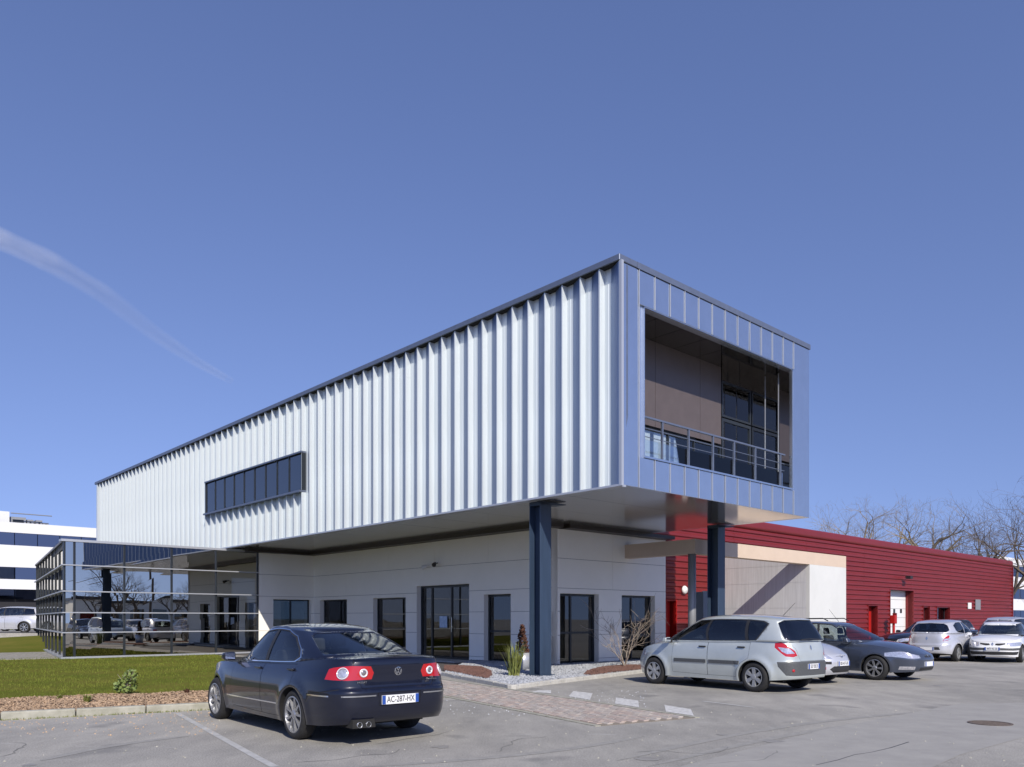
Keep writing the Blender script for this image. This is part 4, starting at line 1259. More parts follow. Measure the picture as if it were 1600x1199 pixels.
stick(FX, 989, 1006, 935, 980, rv - .3, M_CURTN, 'pale_blind'); stick(FX, 972, 981, 932, 960, rv - .3, M_CURTN, 'pale_blind')
# dark channel between the wall head and the soffit
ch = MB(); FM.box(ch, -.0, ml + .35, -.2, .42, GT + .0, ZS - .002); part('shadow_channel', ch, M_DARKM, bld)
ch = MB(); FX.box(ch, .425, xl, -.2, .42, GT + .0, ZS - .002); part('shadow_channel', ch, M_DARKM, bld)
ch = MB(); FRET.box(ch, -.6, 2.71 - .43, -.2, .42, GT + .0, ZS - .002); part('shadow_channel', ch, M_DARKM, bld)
# end wall and rooms behind
ew = Frame(B0 + U * xl, V, U); mb = MB(); ew.box(mb, 0.281, 6.0, -.28, 0, 0, GT); part('end_wall', mb, M_REND, bld)
rm = MB(); FX.box(rm, .3, xl - .3, -4.2, -4.0, 0, GT); FM.box(rm, 0.3, ml - .3, -4.2, -4.0, 0, GT)
part('inner_wall', rm, M_ROOM, bld)
rm = MB(); FX.box(rm, -3.9, xl - .3, -18, -.29, -.05, .012); part('room_floor', rm, M_ROOMF, bld)
# security floodlights above the door
for px, py, lab in ((671, 886, 'pale'), (684, 882, 'dark')):
    a = FM.at(px); z = FM.z(px, py)
    m = MB(); m.tube([FM.p(a, -.0, z + .05), FM.p(a, .12, z + .03)], .02, 6); m.tube([FM.p(a, .12, z + .04), FM.p(a + (-.12 if lab == 'pale' else .12), .27, z - .04)], [.05, .085], 10)
    o = m.build('floodlight', M_WHITEP if lab == 'pale' else M_BLACKM); tag(o, lab + ' spotlight on the white wall above the entrance door, ' + ('left' if lab == 'pale' else 'right') + ' of the pair', 'wall light', 'lights above the door')

# ------------------------------------------------------------------ glass annexe
SD = Vector((-.558, .830)); SD.normalize()
FS = Frame(PG, SD, Vector((-SD.y, SD.x)))
annex = empty('glass_annexe', 'single storey dark mirror glass annexe with pale horizontal bars at the left of the office', 'glass building', (PG.x, PG.y, 0), A_U)
ZG = 4.42
ms = [0.0, FG.at(116.5)] + [FG.at(p) for p in (194.5, 268.5, 337.8)] + [gl_len]
bars = [.10, 1.01, 1.76, 2.56, 3.54, ZG]
fr = MB()
for a in ms: FG.box(fr, a - .035, a + .035, -.11, .012, .08, ZG)
side_len = 17.0
sm = [.6 + 1.87 * k for k in range(9)]
for a in sm + [side_len - .03]: FS.box(fr, a - .03, a + .03, -.11, .012, .08, ZG)
part('mullions', fr, M_FRAME, annex)
for k, z in enumerate(bars[1:-1]):
    m = FG.box(MB(), -.10, gl_len,   .013, .10, z - .021, z + .021); part('transom_cap', m, M_CAPS, annex)
    m = FS.box(MB(), -.02, side_len + .1,   .013, .10, z - .021, z + .021); part('transom_cap', m, M_CAPS, annex)
part('base_flashing', FG.box(MB(), -.14, gl_len, -.1, .13, .035, .10), M_CAPS, annex)
part('base_flashing', FS.box(MB(), -.0, side_len + .1, -.1, .13, .035, .10), M_CAPS, annex)
part('plinth', FG.box(MB(), -.0, gl_len, -.12, .06, -.2, .033), M_UNDER, annex); part('plinth', FS.box(MB(), .0, side_len, -.12, .06, -.2, .033), M_UNDER, annex)
part('roof_edge', FG.box(MB(), -.12, gl_len + .05, -.3, .06, ZG + .001, ZG + .09), M_CAPS, annex); part('roof_edge', FS.box(MB(), .0, side_len + .1, -.3, .06, ZG + .001, ZG + .085), M_FRAME, annex)
for i in range(len(ms) - 1):
    for j in range(len(bars) - 1):
        t = rnd.uniform(-.0015, .0015); mb = MB()
        a, b, z0, z1 = ms[i] + .035, ms[i + 1] - .035, bars[j] + .005, bars[j + 1] - .005
        mb.add([FG.p(a, -.03, z0), FG.p(b, -.03 + t, z0), FG.p(b, -.03 - t, z1), FG.p(a, -.03 + t, z1)], [(0, 1, 2, 3)])
        part('pane', mb, M_CURT, annex)
aa = [0.0] + sm + [side_len]
for i in range(len(aa) - 1):
    for j in range(len(bars) - 1):
        mb = MB(); a, b, z0, z1 = aa[i] + .03, aa[i + 1] - .03, bars[j] + .005, bars[j + 1] - .005
        t = rnd.uniform(-.003, .003)
        mb.add([FS.p(a, -.03, z0), FS.p(b, -.03 + t, z0), FS.p(b, -.03, z1), FS.p(a, -.03 + t, z1)], [(3, 2, 1, 0)])
        part('pane', mb, M_CURT, annex)
# its roof, floor, partitions and furniture seen through the glass
q1, q2 = Vector(FG.p(.0, -.12, 0)[:2]), Vector(FG.p(gl_len + 6, -.12, 0)[:2]); q4 = Vector(FS.p(side_len, -.12, 0)[:2]); q3 = q2 + (q4 - q1)
def slab(name, z0, z1, m):
    mb = MB(); P = [(p.x, p.y, z0) for p in (q1, q2, q3, q4)] + [(p.x, p.y, z1) for p in (q1, q2, q3, q4)]; mb.hexa(P); return part(name, mb, m, annex)
slab('roof', ZG - .25, ZG + .0, M_ROOFF); slab('floor', -.05, .03, M_ROOMF)
part('partition', FG.box(MB(), 2.2, gl_len + 1, -5.2, -5.1, .03, 4.1), M_ROOM, annex)
for a, b in ((2.3, 3.9), (4.1, 5.7), (5.9, 7.3)): part('roller_blind', FG.box(MB(), a, b, -.5, -.48, 1.35, 2.5), M_BLIND, annex)
part('work_table', FG.box(MB(), 5.8, 7.3, -2.0, -1.0, .72, .78), M_BLIND, annex)

# ------------------------------------------------------------------ red warehouse
D1 = 36.1
RO = Vector(((1200 - 800) / FOC * D1, D1))
FD = Frame(RO, U, -V)
ZR = EYE + 150.2 * D1 / FOC
r0, r1 = FD.at(1002), FD.at(1582)
red = empty('red_warehouse', 'long low warehouse clad in dark red ribbed metal behind the parked cars', 'warehouse', (RO.x, RO.y, 0), A_U)
door_a = spanpx(FD, 1391, 1427); rd_a = spanpx(FD, 1357, 1371); w1_a = spanpx(FD, 1443, 1452.5); w2_a = spanpx(FD, 1464, 1484)
ld_a = spanpx(FD, 1041, 1056.5); lw_a = spanpx(FD, 1090, 1143)
zrd = FD.z(1357, 946.5); zld = FD.z(1048, 938.5); zwd = FD.z(1391, 921.5)
OPR = [(*door_a, 0, zwd), (*rd_a, 0, zrd), (*w1_a, .9, FD.z(1445, 947)), (*w2_a, .9, FD.z(1470, 949)), (*ld_a, 0, zld), (*lw_a, .9, FD.z(1100, 943.5))]
wl = MB()
xs = sorted({r0, r1} | {o[0] for o in OPR} | {o[1] for o in OPR})
for a, b in zip(xs[:-1], xs[1:]):
    m = (a + b) / 2; op = [o for o in OPR if o[0] <= m <= o[1]]
    if not op: FD.box(wl, a, b, -.3, -.06, 0, ZR - .1)
    else:
        if op[0][2] > 0: FD.box(wl, a, b, -.3, -.06, 0, op[0][2])
        FD.box(wl, a, b, -.3, -.06, op[0][3], ZR - .1)
rw = part('ribbed_wall', wl, M_RED, red)
pitch = .25
nrow = int((ZR - .35) / pitch) + 1
for k in range(nrow):
    z0 = ZR - .42 - (k + 1) * pitch; z1 = z0 + pitch
    if z1 < .1: break
    z0 = max(z0, 0.02)
    segs, a = [], r0
    for o in sorted(OPR):
        if o[3] > z0 + .1 and o[2] < z1 - .1: segs.append((a, o[0])); a = o[1]
    segs.append((a, r1))
    for (a, b) in [(a_ + (b_ - a_) * i / max(1, round((b_ - a_) / 6.5)), a_ + (b_ - a_) * (i + 1) / max(1, round((b_ - a_) / 6.5)) - .012) for a_, b_ in segs for i in range(max(1, round((b_ - a_) / 6.5)))]:
        if b - a < .05: continue
        mb = MB(); pr = [(-.055, z0), (-.055, z0 + .055), (0.0, z0 + .10), (0.0, z0 + pitch - .045), (-.055, z0 + pitch - .0)]
        vs = [FD.p(a, o, z) for o, z in pr] + [FD.p(b, o, z) for o, z in pr]
        mb.add(vs, [(i, i + 5, i + 6, i + 1) for i in range(4)] + [(0, 1, 2, 3, 4), (9, 8, 7, 6, 5)])
        o_ = mb.build('cladding_sheet', M_RED, rw)
mb = MB(); FD.box(mb, r0, r1 + .06, -.6, .05, ZR - .42, ZR); o_ = part('roof_fascia', mb, M_RED, red); bevel(o_, .12, 4, .9)
part('corner_trim', FD.box(MB(), r1 - .0, r1 + .12, -.3, .03, 0, ZR - .43), M_RED, red)
FDe = Frame(RO + U * (r1 + .1), V, U); part('gable_wall', FDe.box(MB(), .05, 24, -.3, 0, 0, ZR - .1), M_RED, red)
part('roof', FD.box(MB(), r0, r1, -24, -.35, ZR - .3, ZR - .15), M_ROOFF, red)
part('back_wall', FD.box(MB(), r0, r1, -24.2, -24.0, 0, ZR - .3), M_ROOM, red)
# doors and windows of the warehouse, set back in red reveals
def recess(a0, a1, z0, z1, dep, m):
    mb = MB()
    FD.box(mb, a0 - .03, a0, -dep, .02, z0, z1 + .03); FD.box(mb, a1, a1 + .03, -dep, .02, z0, z1 + .03); FD.box(mb, a0, a1, -dep, .02, z1, z1 + .03)
    return part('reveal', mb, m, red)
M_SECT = mat('white sectional door', (0.74, 0.75, 0.74), 0.5)
recess(*door_a, 0, zwd, .5, M_RED); recess(*rd_a, 0, zrd, .4, M_RED); recess(*w1_a, .9, OPR[2][3], .35, M_RED); recess(*w2_a, .9, OPR[3][3], .35, M_RED); recess(*ld_a, 0, zld, .35, M_REDB)
sd = part('sectional_door', FD.box(MB(), door_a[0], door_a[1], -.5, -.45, 0, zwd), M_SECT, red)
for k in range(1, 6):
    z = zwd * k / 6
    o_ = FD.box(MB(), door_a[0], door_a[1], -.449, -.447, z - .01, z + .01).build('panel_joint', M_GREYMET, sd)
for px in (1397, 1407.5):
    a = FD.at(px); z = FD.z(px, 955)
    F2 = Frame(RO + V * .45, U, -V); a = F2.at(px); z = F2.z(px, 955)
    o_ = F2.box(MB(), a - .13, a + .13, .0, .02, z - .12, z + .12).build('door_pane', M_FRAME, sd); bevel(o_, .06, 3)
part('red_door', FD.box(MB(), rd_a[0], rd_a[1], -.4, -.36, 0, zrd), M_REDB, red)
dd = part('side_door', FD.box(MB(), ld_a[0], ld_a[1], -.35, -.30, 0, zld), M_REDB, red)
for w_, hh in ((w1_a, OPR[2][3]), (w2_a, OPR[3][3])):
    window(FD, w_[0], w_[1], .9, hh, -.30, red, fw=.05)
window(FD, lw_a[0], lw_a[1], .9, OPR[5][3], -.15, red, splits=(.5,), fw=.06)
rm = MB(); FD.box(rm, r0, r1, -6.2, -6.0, 0, ZR - .5); part('inner_wall', rm, M_ROOM, red)
for px in (1078.5,): 
    a = FD.at(px); part('downpipe', MB().tube([FD.p(a, .06, 0), FD.p(a, .06, FD.z(px, 941))], .05, 8), M_WHITEP, red)
# round wall lamp
a = FD.at(1068); z = FD.z(1068, 922)
m = MB(); m.lathe([(.0, -.0), (.16, .0), (.17, .04), (.13, .10), (0, .13)], 20)
o = m.build('wall_lamp', M_WHITEP, None, True); o.rotation_euler = (R(90), 0, A_U); o.location = FD.p(a, .02, z)
tag(o, 'round white bulkhead lamp on the red wall above the open red door', 'wall light')
# floodlight on a bracket above the white door
a = FD.at(1412); z = FD.z(1412, 902)
m = MB(); m.tube([FD.p(a + .25, .0, z + .02), FD.p(a + .1, .35, z + .02)], .03, 6); F3 = FD
FD.box(m, a - .32, a + .05, .25, .5, z - .12, z + .05)
o = m.build('floodlight', M_BLACKM); tag(o, 'small black floodlight on the red wall over the white door', 'floodlight')
# two signs near the far end
a, b = spanpx(FD, 1512, 1517); o = FD.box(MB(), a, b, .005, .04, FD.z(1514, 951.5), FD.z(1514, 942)).build('wall_sign', M_WHITEP); tag(o, 'narrow white notice near the far end of the red wall', 'sign', 'signs on the red wall')
a, b = spanpx(FD, 1523.5, 1531); o = FD.box(MB(), a, b, .005, .05, FD.z(1527, 953), FD.z(1527, 937)).build('wall_sign', M_GREYMET); tag(o, 'larger grey notice board near the far end of the red wall', 'sign', 'signs on the red wall')
# red hydrant post
a = FD.at(1382)
rt_ = empty('fire_point', 'red fire hydrant post with a box on top in front of the red wall', 'fire hydrant', FD.p(a, .5, 0), A_U)
MB().tube([(0, 0, 0), (0, 0, 1.5)], .07, 10).build('post', M_REDB, rt_); o = MB().box(-.18, .12, -.14, .14, 1.25, 1.72).build('hose_box', M_REDB, rt_); bevel(o, .03, 2)
MB().box(.10, .2, -.1, .1, 1.3, 1.85).build('cover', M_RED, rt_)

# ------------------------------------------------------------------ loading portal: beam, pier with a stained side wall, round post
D2 = 28.7
PO = Vector(((1200 - 800) / FOC * D2, D2))
FP = Frame(PO, U, -V)
pa, pb, pc = FP.at(1086), FP.at(1265), FP.at(1322)
zb1, zb0 = FP.z(1200, 855.3), FP.z(1200, 875.8)
por = empty('loading_portal', 'cream beam and white pier framing the loading bay between the red wall and the office', 'portal', FP.p(pb, 0, 0), A_U)
dist = (RO - PO).dot(V)
part('beam', FP.box(MB(), pa, pc, -.35, 0, zb0, zb1), M_PEACH, por)
FPl = Frame(PO + U * pa, V, -U); part('side_beam', FPl.box(MB(), .352, dist - .0, -.35, 0.0, zb0, zb1), M_PEACH, por)
part('pier_face', FP.box(MB(), pb, pc, -.14, 0.0, 0, zb0 - .002), M_RENDW, por)
FPs = Frame(PO + U * pb, V, -U)
zc = [0, .95, 1.95, 2.95, zb0 - .006, 4.10]
sw = part('side_wall', FPs.box(FPs.box(MB(), .142, dist, -.5, -.012, 0, zb0 - .008), .36, dist, -.5, -.012, zb0 - .008, 4.09), M_CONC, por)
for z0, z1 in zip(zc[:-1], zc[1:]):
    for a, b in ((.142 if z1 < 4 else .36, dist / 2), (dist / 2, dist)):
        o_ = FPs.box(MB(), a + (.005 if a > 1 else 0), b - .005, -.0119, 0.0, z0 + .004, z1 - .004).build('wall_panel', M_CONC, sw)
part('back_return', FP.box(MB(), pb + .6, pc, -dist, -.36, zb0 - .3, zb0 - .01), M_ROOFF, por)
part('far_side_wall', FP.box(MB(), pc - .2, pc - .001, -dist, -.141, 0, zb0 - .31), M_RENDW, por)
pq = FP.p(pa + .12, -.2, 0)
part('round_post', MB().tube([(pq[0], pq[1], 0), (pq[0], pq[1], zb0)], .13, 16), M_GREYMET, por, True)
# grey cabinet beside the far column
a = FP.at(1134.5)
cbx = empty('electrical_cabinet', 'tall grey blue cabinet with a white edge behind the far steel column', 'cabinet', FP.p(a, -.9, 0), A_U)
MB().box(-.30, .22, -.2, .2, 0, 2.45).build('door_leaf', mat('grey blue cabinet', (.12, .15, .19), .5), cbx)
MB().box(.23, .32, -.2, .2, 0, 2.5).build('edge_strip', M_WHITEP, cbx)
# ------------------------------------------------------------------ ground surfaces
def node_asphalt():
    m = bpy.data.materials.new('worn asphalt'); m.use_nodes = True
    N, L = m.node_tree.nodes, m.node_tree.links; b = N['Principled BSDF']
    tc = N.new('ShaderNodeTexCoord')
    def noise(sc, det, rough=.6, st=None):
        n = N.new('ShaderNodeTexNoise'); n.inputs['Scale'].default_value = sc; n.inputs['Detail'].default_value = det; n.inputs['Roughness'].default_value = rough
        if st:
            mp = N.new('ShaderNodeMapping'); mp.inputs['Scale'].default_value = st; mp.inputs['Rotation'].default_value = (0, 0, R(-20)); L.new(tc.outputs['Object'], mp.inputs[0]); L.new(mp.outputs[0], n.inputs[0])
        else: L.new(tc.outputs['Object'], n.inputs[0])
        return n
    def ramp(src, p0, c0, p1, c1):
        r = N.new('ShaderNodeValToRGB'); r.color_ramp.elements[0].position = p0; r.color_ramp.elements[0].color = (*c0, 1); r.color_ramp.elements[1].position = p1; r.color_ramp.elements[1].color = (*c1, 1)
        L.new(src, r.inputs[0]); return r
    def mix(f, a, b_, mode='MIX'):
        x = N.new('ShaderNodeMix'); x.data_type = 'RGBA'; x.blend_type = mode
        if isinstance(f, float): x.inputs[0].default_value = f
        else: L.new(f, x.inputs[0])
        L.new(a, x.inputs[6]); L.new(b_, x.inputs[7]); return x.outputs[2]
    big = ramp(noise(.22, 5).outputs[0], .35, (.30, .293, .272), .65, (.41, .397, .366))
    mid = ramp(noise(1.6, 6, .7, (1, .35, 1)).outputs[0], .3, (.76, .76, .77), .75, (1.16, 1.15, 1.13))
    fine = ramp(noise(55, 3, .8).outputs[0], .35, (.62, .62, .62), .70, (1.32, 1.31, 1.29))
    c = mix(1.0, big.outputs[0], mid.outputs[0], 'MULTIPLY'); c = mix(1.0, c, fine.outputs[0], 'MULTIPLY')
    # pale scuffs and a few dark oil spots
    sc = ramp(noise(3.2, 7, .75, (.35, 1.6, 1)).outputs[0], .60, (0, 0, 0), .70, (.6, .6, .6))
    pale = N.new('ShaderNodeRGB'); pale.outputs[0].default_value = (.50, .49, .47, 1)
    c = mix(sc.outputs[0], c, pale.outputs[0])
    oi = ramp(noise(.9, 2, .5).outputs[0], .62, (0, 0, 0), .72, (.55, .55, .55))
    dark = N.new('ShaderNodeRGB'); dark.outputs[0].default_value = (.13, .13, .13, 1)
    c = mix(oi.outputs[0], c, dark.outputs[0])
    L.new(c, b.inputs['Base Color']); b.inputs['Roughness'].default_value = .88; b.inputs['Specular IOR Level'].default_value = .3
    bp = N.new('ShaderNodeBump'); bp.inputs['Strength'].default_value = .35; bp.inputs['Distance'].default_value = .006
    L.new(noise(130, 2).outputs[0], bp.inputs['Height']); L.new(bp.outputs[0], b.inputs['Normal'])
    return m
M_ASPH = node_asphalt()
M_SOIL = mat('lawn soil', (0.095, 0.115, 0.022), 0.95, spec=0.0, color2=(0.15, 0.14, 0.035), nscale=.6)
M_GRASSB = mat('grass blades', (0.185, 0.205, 0.040), 0.6, color2=(0.080, 0.110, 0.020), nscale=.55, spec=.0)
M_KERB = mat('weathered concrete kerb', (0.40, 0.39, 0.33), 0.9, color2=(0.27, 0.265, 0.21), nscale=5, bump=.3, bscale=50)
M_CHIP = mat('wood chips', (0.58, 0.42, 0.27), 0.9, color2=(0.30, 0.19, 0.11), nscale=9)
M_MULCH = mat('mulch bed', (0.24, 0.16, 0.10), 0.95, color2=(0.14, 0.09, 0.06), nscale=12)
M_GRAV = mat('white gravel', (0.55, 0.57, 0.60), 0.85, color2=(0.30, 0.32, 0.35), nscale=14)
M_RMUL = mat('red brown mulch', (0.24, 0.125, 0.095), 0.95, color2=(0.11, 0.058, 0.048), nscale=14)
M_PAVE = mat('clay paver', (0.30, 0.225, 0.185), 0.85, color2=(0.22, 0.175, 0.15), nscale=3.5, bump=.25, bscale=60)
M_PAVJ = mat('sandy joint', (0.22, 0.19, 0.15), 0.95)
M_LINE = mat('worn white road paint', (0.70, 0.70, 0.68), 0.7, color2=(0.36, 0.36, 0.35), nscale=11)
M_LINEF = mat('faded line paint', (0.50, 0.50, 0.48), 0.8, color2=(0.33, 0.33, 0.32), nscale=6)

def sheet(name, pts, z, m, kind='structure', nz=None):
    mb = MB(); mb.add([(x, y, z) for x, y in pts], [tuple(range(len(pts)))])
    o = mb.build(name, m); o['kind'] = kind
    return o
# asphalt car park out to the horizon
mb = MB(); mb.add([(-1500, -600, 0), (1500, -600, 0), (1500, 2500, 0), (-1500, 2500, 0)], [(0, 1, 2, 3)])
o = mb.build('ground', M_ASPH); o['kind'] = 'structure'

# kerb in front of the lawn, and the lawn itself
K0 = Vector(ground(0, 1126)); K1 = Vector(ground(335, 1109))
kd = (K1 - K0).normalized(); kn = Vector((-kd.y, kd.x))
KL = Frame(K0, kd, kn)
bedA, bedB, bedC = Vector(ground(690, 1056)), Vector(ground(799, 1077.5)), Vector(ground(1003, 1052))
kend = (bedA - K0).dot(kd)
_a, _b = Vector(ground(696, 1089)), Vector(ground(966, 1138.5)); pathd = (_a - _b).normalized(); pathn = Vector((pathd.y, -pathd.x))
if pathn.dot(K0 - _a) < 0: pathn = -pathn                      # towards the lawn
k_len = -((K0 - _a).dot(pathn)) / kd.dot(pathn) - 1.25
M_GUT = mat('gutter dirt', (0.16, 0.155, 0.13), .95, color2=(.10, .12, .06), nscale=3)
kroot = empty('kerb', 'low weathered concrete kerb along the wood chip strip at the lower left', 'kerb', (K0.x, K0.y, 0), math.atan2(kd.y, kd.x))
a = -9.0
while a < k_len:
    o_ = MB().box(a + .006, a + .994, 0.0, .16, -.05, .12 + rnd.uniform(-.004, .004)).build('kerb_stone', M_KERB, kroot); bevel(o_, .02, 2); o_.rotation_euler = (0, 0, rnd.uniform(-.003, .003)); a += 1.0
def lawn_h(x, y):
    t = np.clip((y - 35.5) / 8.0, 0, 1) * np.clip((-x - 19.0) / 4.0, 0, 1)
    t = t * t * (3 - 2 * t)
    return .03 + .72 * t
far = 150.0
# lawn sheet as a grid between the chips and the building
nx, ny = 90, 90
chip_w = 3.0
L0 = K0 + kn * (.16 + chip_w) - kd * 40
lawn = MB(); vs = []
for i in range(nx + 1):
    for j in range(ny + 1):
        b_ = .17 + 34.0 * (j / ny) ** 1.3
        amax = -((K0 + kn * b_ - _a).dot(pathn) - .12) / kd.dot(pathn)      # the lawn stops at the edge of the clay path
        q = K0 + kn * b_ + kd * (-48 + (48 + amax) * i / nx)
        vs.append((q.x, q.y, float(lawn_h(q.x, q.y)) - .0))
lawn.add(vs, [(i * (ny + 1) + j, (i + 1) * (ny + 1) + j, (i + 1) * (ny + 1) + j + 1, i * (ny + 1) + j + 1) for i in range(nx) for j in range(ny)])
o = lawn.build('lawn', M_SOIL, None, True); o['kind'] = 'structure'
# raised drive behind the lawn at the far left
mb = MB(); mb.box(-140, -24.2, 42.9, 120, -.3, .745); o = mb.build('upper_drive', M_ASPH); o['kind'] = 'structure'

def inside_building(x, y):
    """points under the annexe or the office, so that no grass grows there"""
    P = np.stack([x, y], -1)
    d = (P - np.array([PG.x, PG.y])) @ np.array([-V.x, -V.y])          # in front of the annexe front
    s = (P - np.array([PG.x, PG.y])) @ np.array([-SD.y, SD.x])          # left of its side
    f = (P - np.array([A0.x, A0.y])) @ np.array([-U.x, -U.y])           # in front of the entrance wall
    w = (d < .15) & (s < .15)
    return w | ((f < .1) & (d < .2))
def blades(n, name, ylo, yhi, hgt, wid, clump=1.0):
    aa = rng.uniform(-46, k_len + 9, n); bb = .17 + chip_w - .30 + (rng.uniform(0, 1, n) ** 1.5) * 24
    x = K0.x + kd.x * aa + kn.x * bb; y = K0.y + kd.y * aa + kn.y * bb
    px = 800 + FOC * x / np.maximum(y, 1)
    ok = ((x - _a.x) * pathn.x + (y - _a.y) * pathn.y > .15) & (px > -90) & (px < 860) & ~inside_building(x, y) & (y < 46)
    # keep off the slab beside the annexe and off the gravel bed
    ok &= ~(((x - SL0[0]) * SLn[0] + (y - SL0[1]) * SLn[1] > -.05) & ((x - SL0[0]) * SLd[0] + (y - SL0[1]) * SLd[1] > 0) & ((x - SL0[0]) * SLd[0] + (y - SL0[1]) * SLd[1] < 7.0) & ((x - SL0[0]) * SLn[0] + (y - SL0[1]) * SLn[1] < 3.0))
    edge_ = .17 + chip_w + .10 * np.sin(aa * 1.9) + .10 * np.sin(aa * 4.7 + 1) + .06 * np.sin(aa * 11)
    ok &= bb > edge_ - rng.exponential(.07, n)
    pat = np.sin(x * 1.3 + 2 * np.sin(y * .7)) * np.sin(y * 1.1 + 1.7 * np.sin(x * .5)) + .5 * np.sin(x * 3.7) * np.sin(y * 3.1)
    ok &= rng.uniform(0, 1, n) > np.clip((pat - .55) * 1.1, 0, .75)
    x, y = x[ok], y[ok]; n = len(x)
    z = lawn_h(x, y) + .0
    fac_ = np.clip(y / 16, 1, 2.4)
    h = rng.uniform(.5, 1.2, n) * hgt * (1 + .35 * np.sin(x * 2.1) * np.sin(y * 1.7)); w = rng.uniform(.7, 1.3, n) * wid * fac_
    an = rng.uniform(0, 2 * np.pi, n); le = rng.uniform(-.5, .5, (n, 2)) * h[:, None]
    v = np.zeros((n, 3, 3))
    v[:, 0] = np.stack([x - np.cos(an) * w, y - np.sin(an) * w, z - .01], -1); v[:, 1] = np.stack([x + np.cos(an) * w, y + np.sin(an) * w, z - .01], -1)
    v[:, 2] = np.stack([x + le[:, 0], y + le[:, 1], z + h], -1)
    me = bpy.data.meshes.new(name); me.vertices.add(n * 3); me.vertices.foreach_set('co', v.ravel())
    me.loops.add(n * 3); me.loops.foreach_set('vertex_index', np.arange(n * 3)); me.polygons.add(n); me.polygons.foreach_set('loop_start', np.arange(n) * 3)
    me.materials.append(M_GRASSB); me.update(calc_edges=True)
    o = bpy.data.objects.new(name, me); link(o); o['kind'] = 'stuff'; o['label'] = 'short mown green lawn grass in front of the glass annexe'; o['category'] = 'grass'
    return o
def ground_z(px, py, z): return Vector(ground(px, py, z))
SLd = SD; SLn = Vector((-SD.y, SD.x)); SL0 = PG + SD * 1.6 + SLn * .15
blades(190000, 'lawn_grass', 0, 0, .045, .0085)
# concrete slab beside the annexe, in cast planks
slab_r = empty('concrete_path', 'worn concrete slab path beside the left side of the glass annexe', 'path', (SL0.x, SL0.y, 0), math.atan2(SD.y, SD.x))
for k in range(6):
    o_ = MB().box(k * 1.15 - 1.2, k * 1.15 - .07, .0, 2.6, -.02, .052 + rnd.uniform(-.004, .004)).build('slab', mat('pale worn slab', (.34, .32, .28), .9, color2=(.20, .19, .15), nscale=2.5, streak=(1, 4, 1)) if k == 0 else slab_r.children[0].data.materials[0], slab_r)

def scatter(name, poly, n, size, m, z0, label, cat, flat=.4, hill=0.0, seed=1):
    """loose chips or stones on a polygon, joined into one piece of ground cover"""
    r_ = np.random.default_rng(seed)
    P = np.array(poly); lo, hi = P.min(0), P.max(0)
    x = r_.uniform(lo[0], hi[0], n * 3); y = r_.uniform(lo[1], hi[1], n * 3)
    ins = np.zeros(len(x), bool)
    for k in range(len(P)):
        x1, y1 = P[k]; x2, y2 = P[(k + 1) % len(P)]
        if y1 != y2: ins ^= ((y1 > y) != (y2 > y)) & (x < (x2 - x1) * (y - y1) / (y2 - y1) + x1)
    x, y = x[ins][:n], y[ins][:n]; n = len(x)
    base = np.array([(1, 0, 0), (-.5, .87, 0), (-.5, -.87, 0), (0, 0, 1), (0, 0, -1.)])
    tri = np.array([(0, 1, 3), (1, 2, 3), (2, 0, 3)])
    an = r_.uniform(0, 6.28, n); s = size * r_.uniform(.5, 1.5, n); st = r_.uniform(.5, 1.0, n)
    tilt = r_.uniform(-.5, .5, (n, 2))
    v = np.zeros((n, 5, 3))
    for i, b in enumerate(base):
        bx, by = b[0] * s, b[1] * s * st
        v[:, i, 0] = x + bx * np.cos(an) - by * np.sin(an); v[:, i, 1] = y + bx * np.sin(an) + by * np.cos(an)
        v[:, i, 2] = z0 + b[2] * s * flat + tilt[:, 0] * bx + tilt[:, 1] * by + r_.uniform(0, size * .4, n)
    f = (tri[None] + (np.arange(n) * 5)[:, None, None]).reshape(-1, 3)
    me = bpy.data.meshes.new(name); me.vertices.add(n * 5); me.vertices.foreach_set('co', v.ravel())
    me.loops.add(len(f) * 3); me.loops.foreach_set('vertex_index', f.ravel()); me.polygons.add(len(f)); me.polygons.foreach_set('loop_start', np.arange(len(f)) * 3)
    me.materials.append(m); me.update(calc_edges=True)
    o = bpy.data.objects.new(name, me); link(o); o['kind'] = 'stuff'; o['label'] = label; o['category'] = cat
    return o
def kp(a, b): q = K0 + kd * a + kn * b; return (q.x, q.y)
# strip of wood chips along the kerb
edge = [(-6 + .35 * i, .17 + chip_w + .10 * math.sin((-6 + .35 * i) * 1.9) + .10 * math.sin((-6 + .35 * i) * 4.7 + 1)) for i in range(60)]
chip_poly = [kp(-8, .165), kp(k_len, .165)] + [kp(min(a, -((K0 + kn * b - _a).dot(pathn)) / kd.dot(pathn) - .15), b) for a, b in reversed(edge)] + [kp(-8, 1.4)]
sheet('mulch_strip', chip_poly, .052, M_MULCH)
scatter('wood_chips', chip_poly, 34000, .024, M_CHIP, .062, 'pale wood chips between the lawn and the concrete kerb', 'wood chips', .3, seed=3)

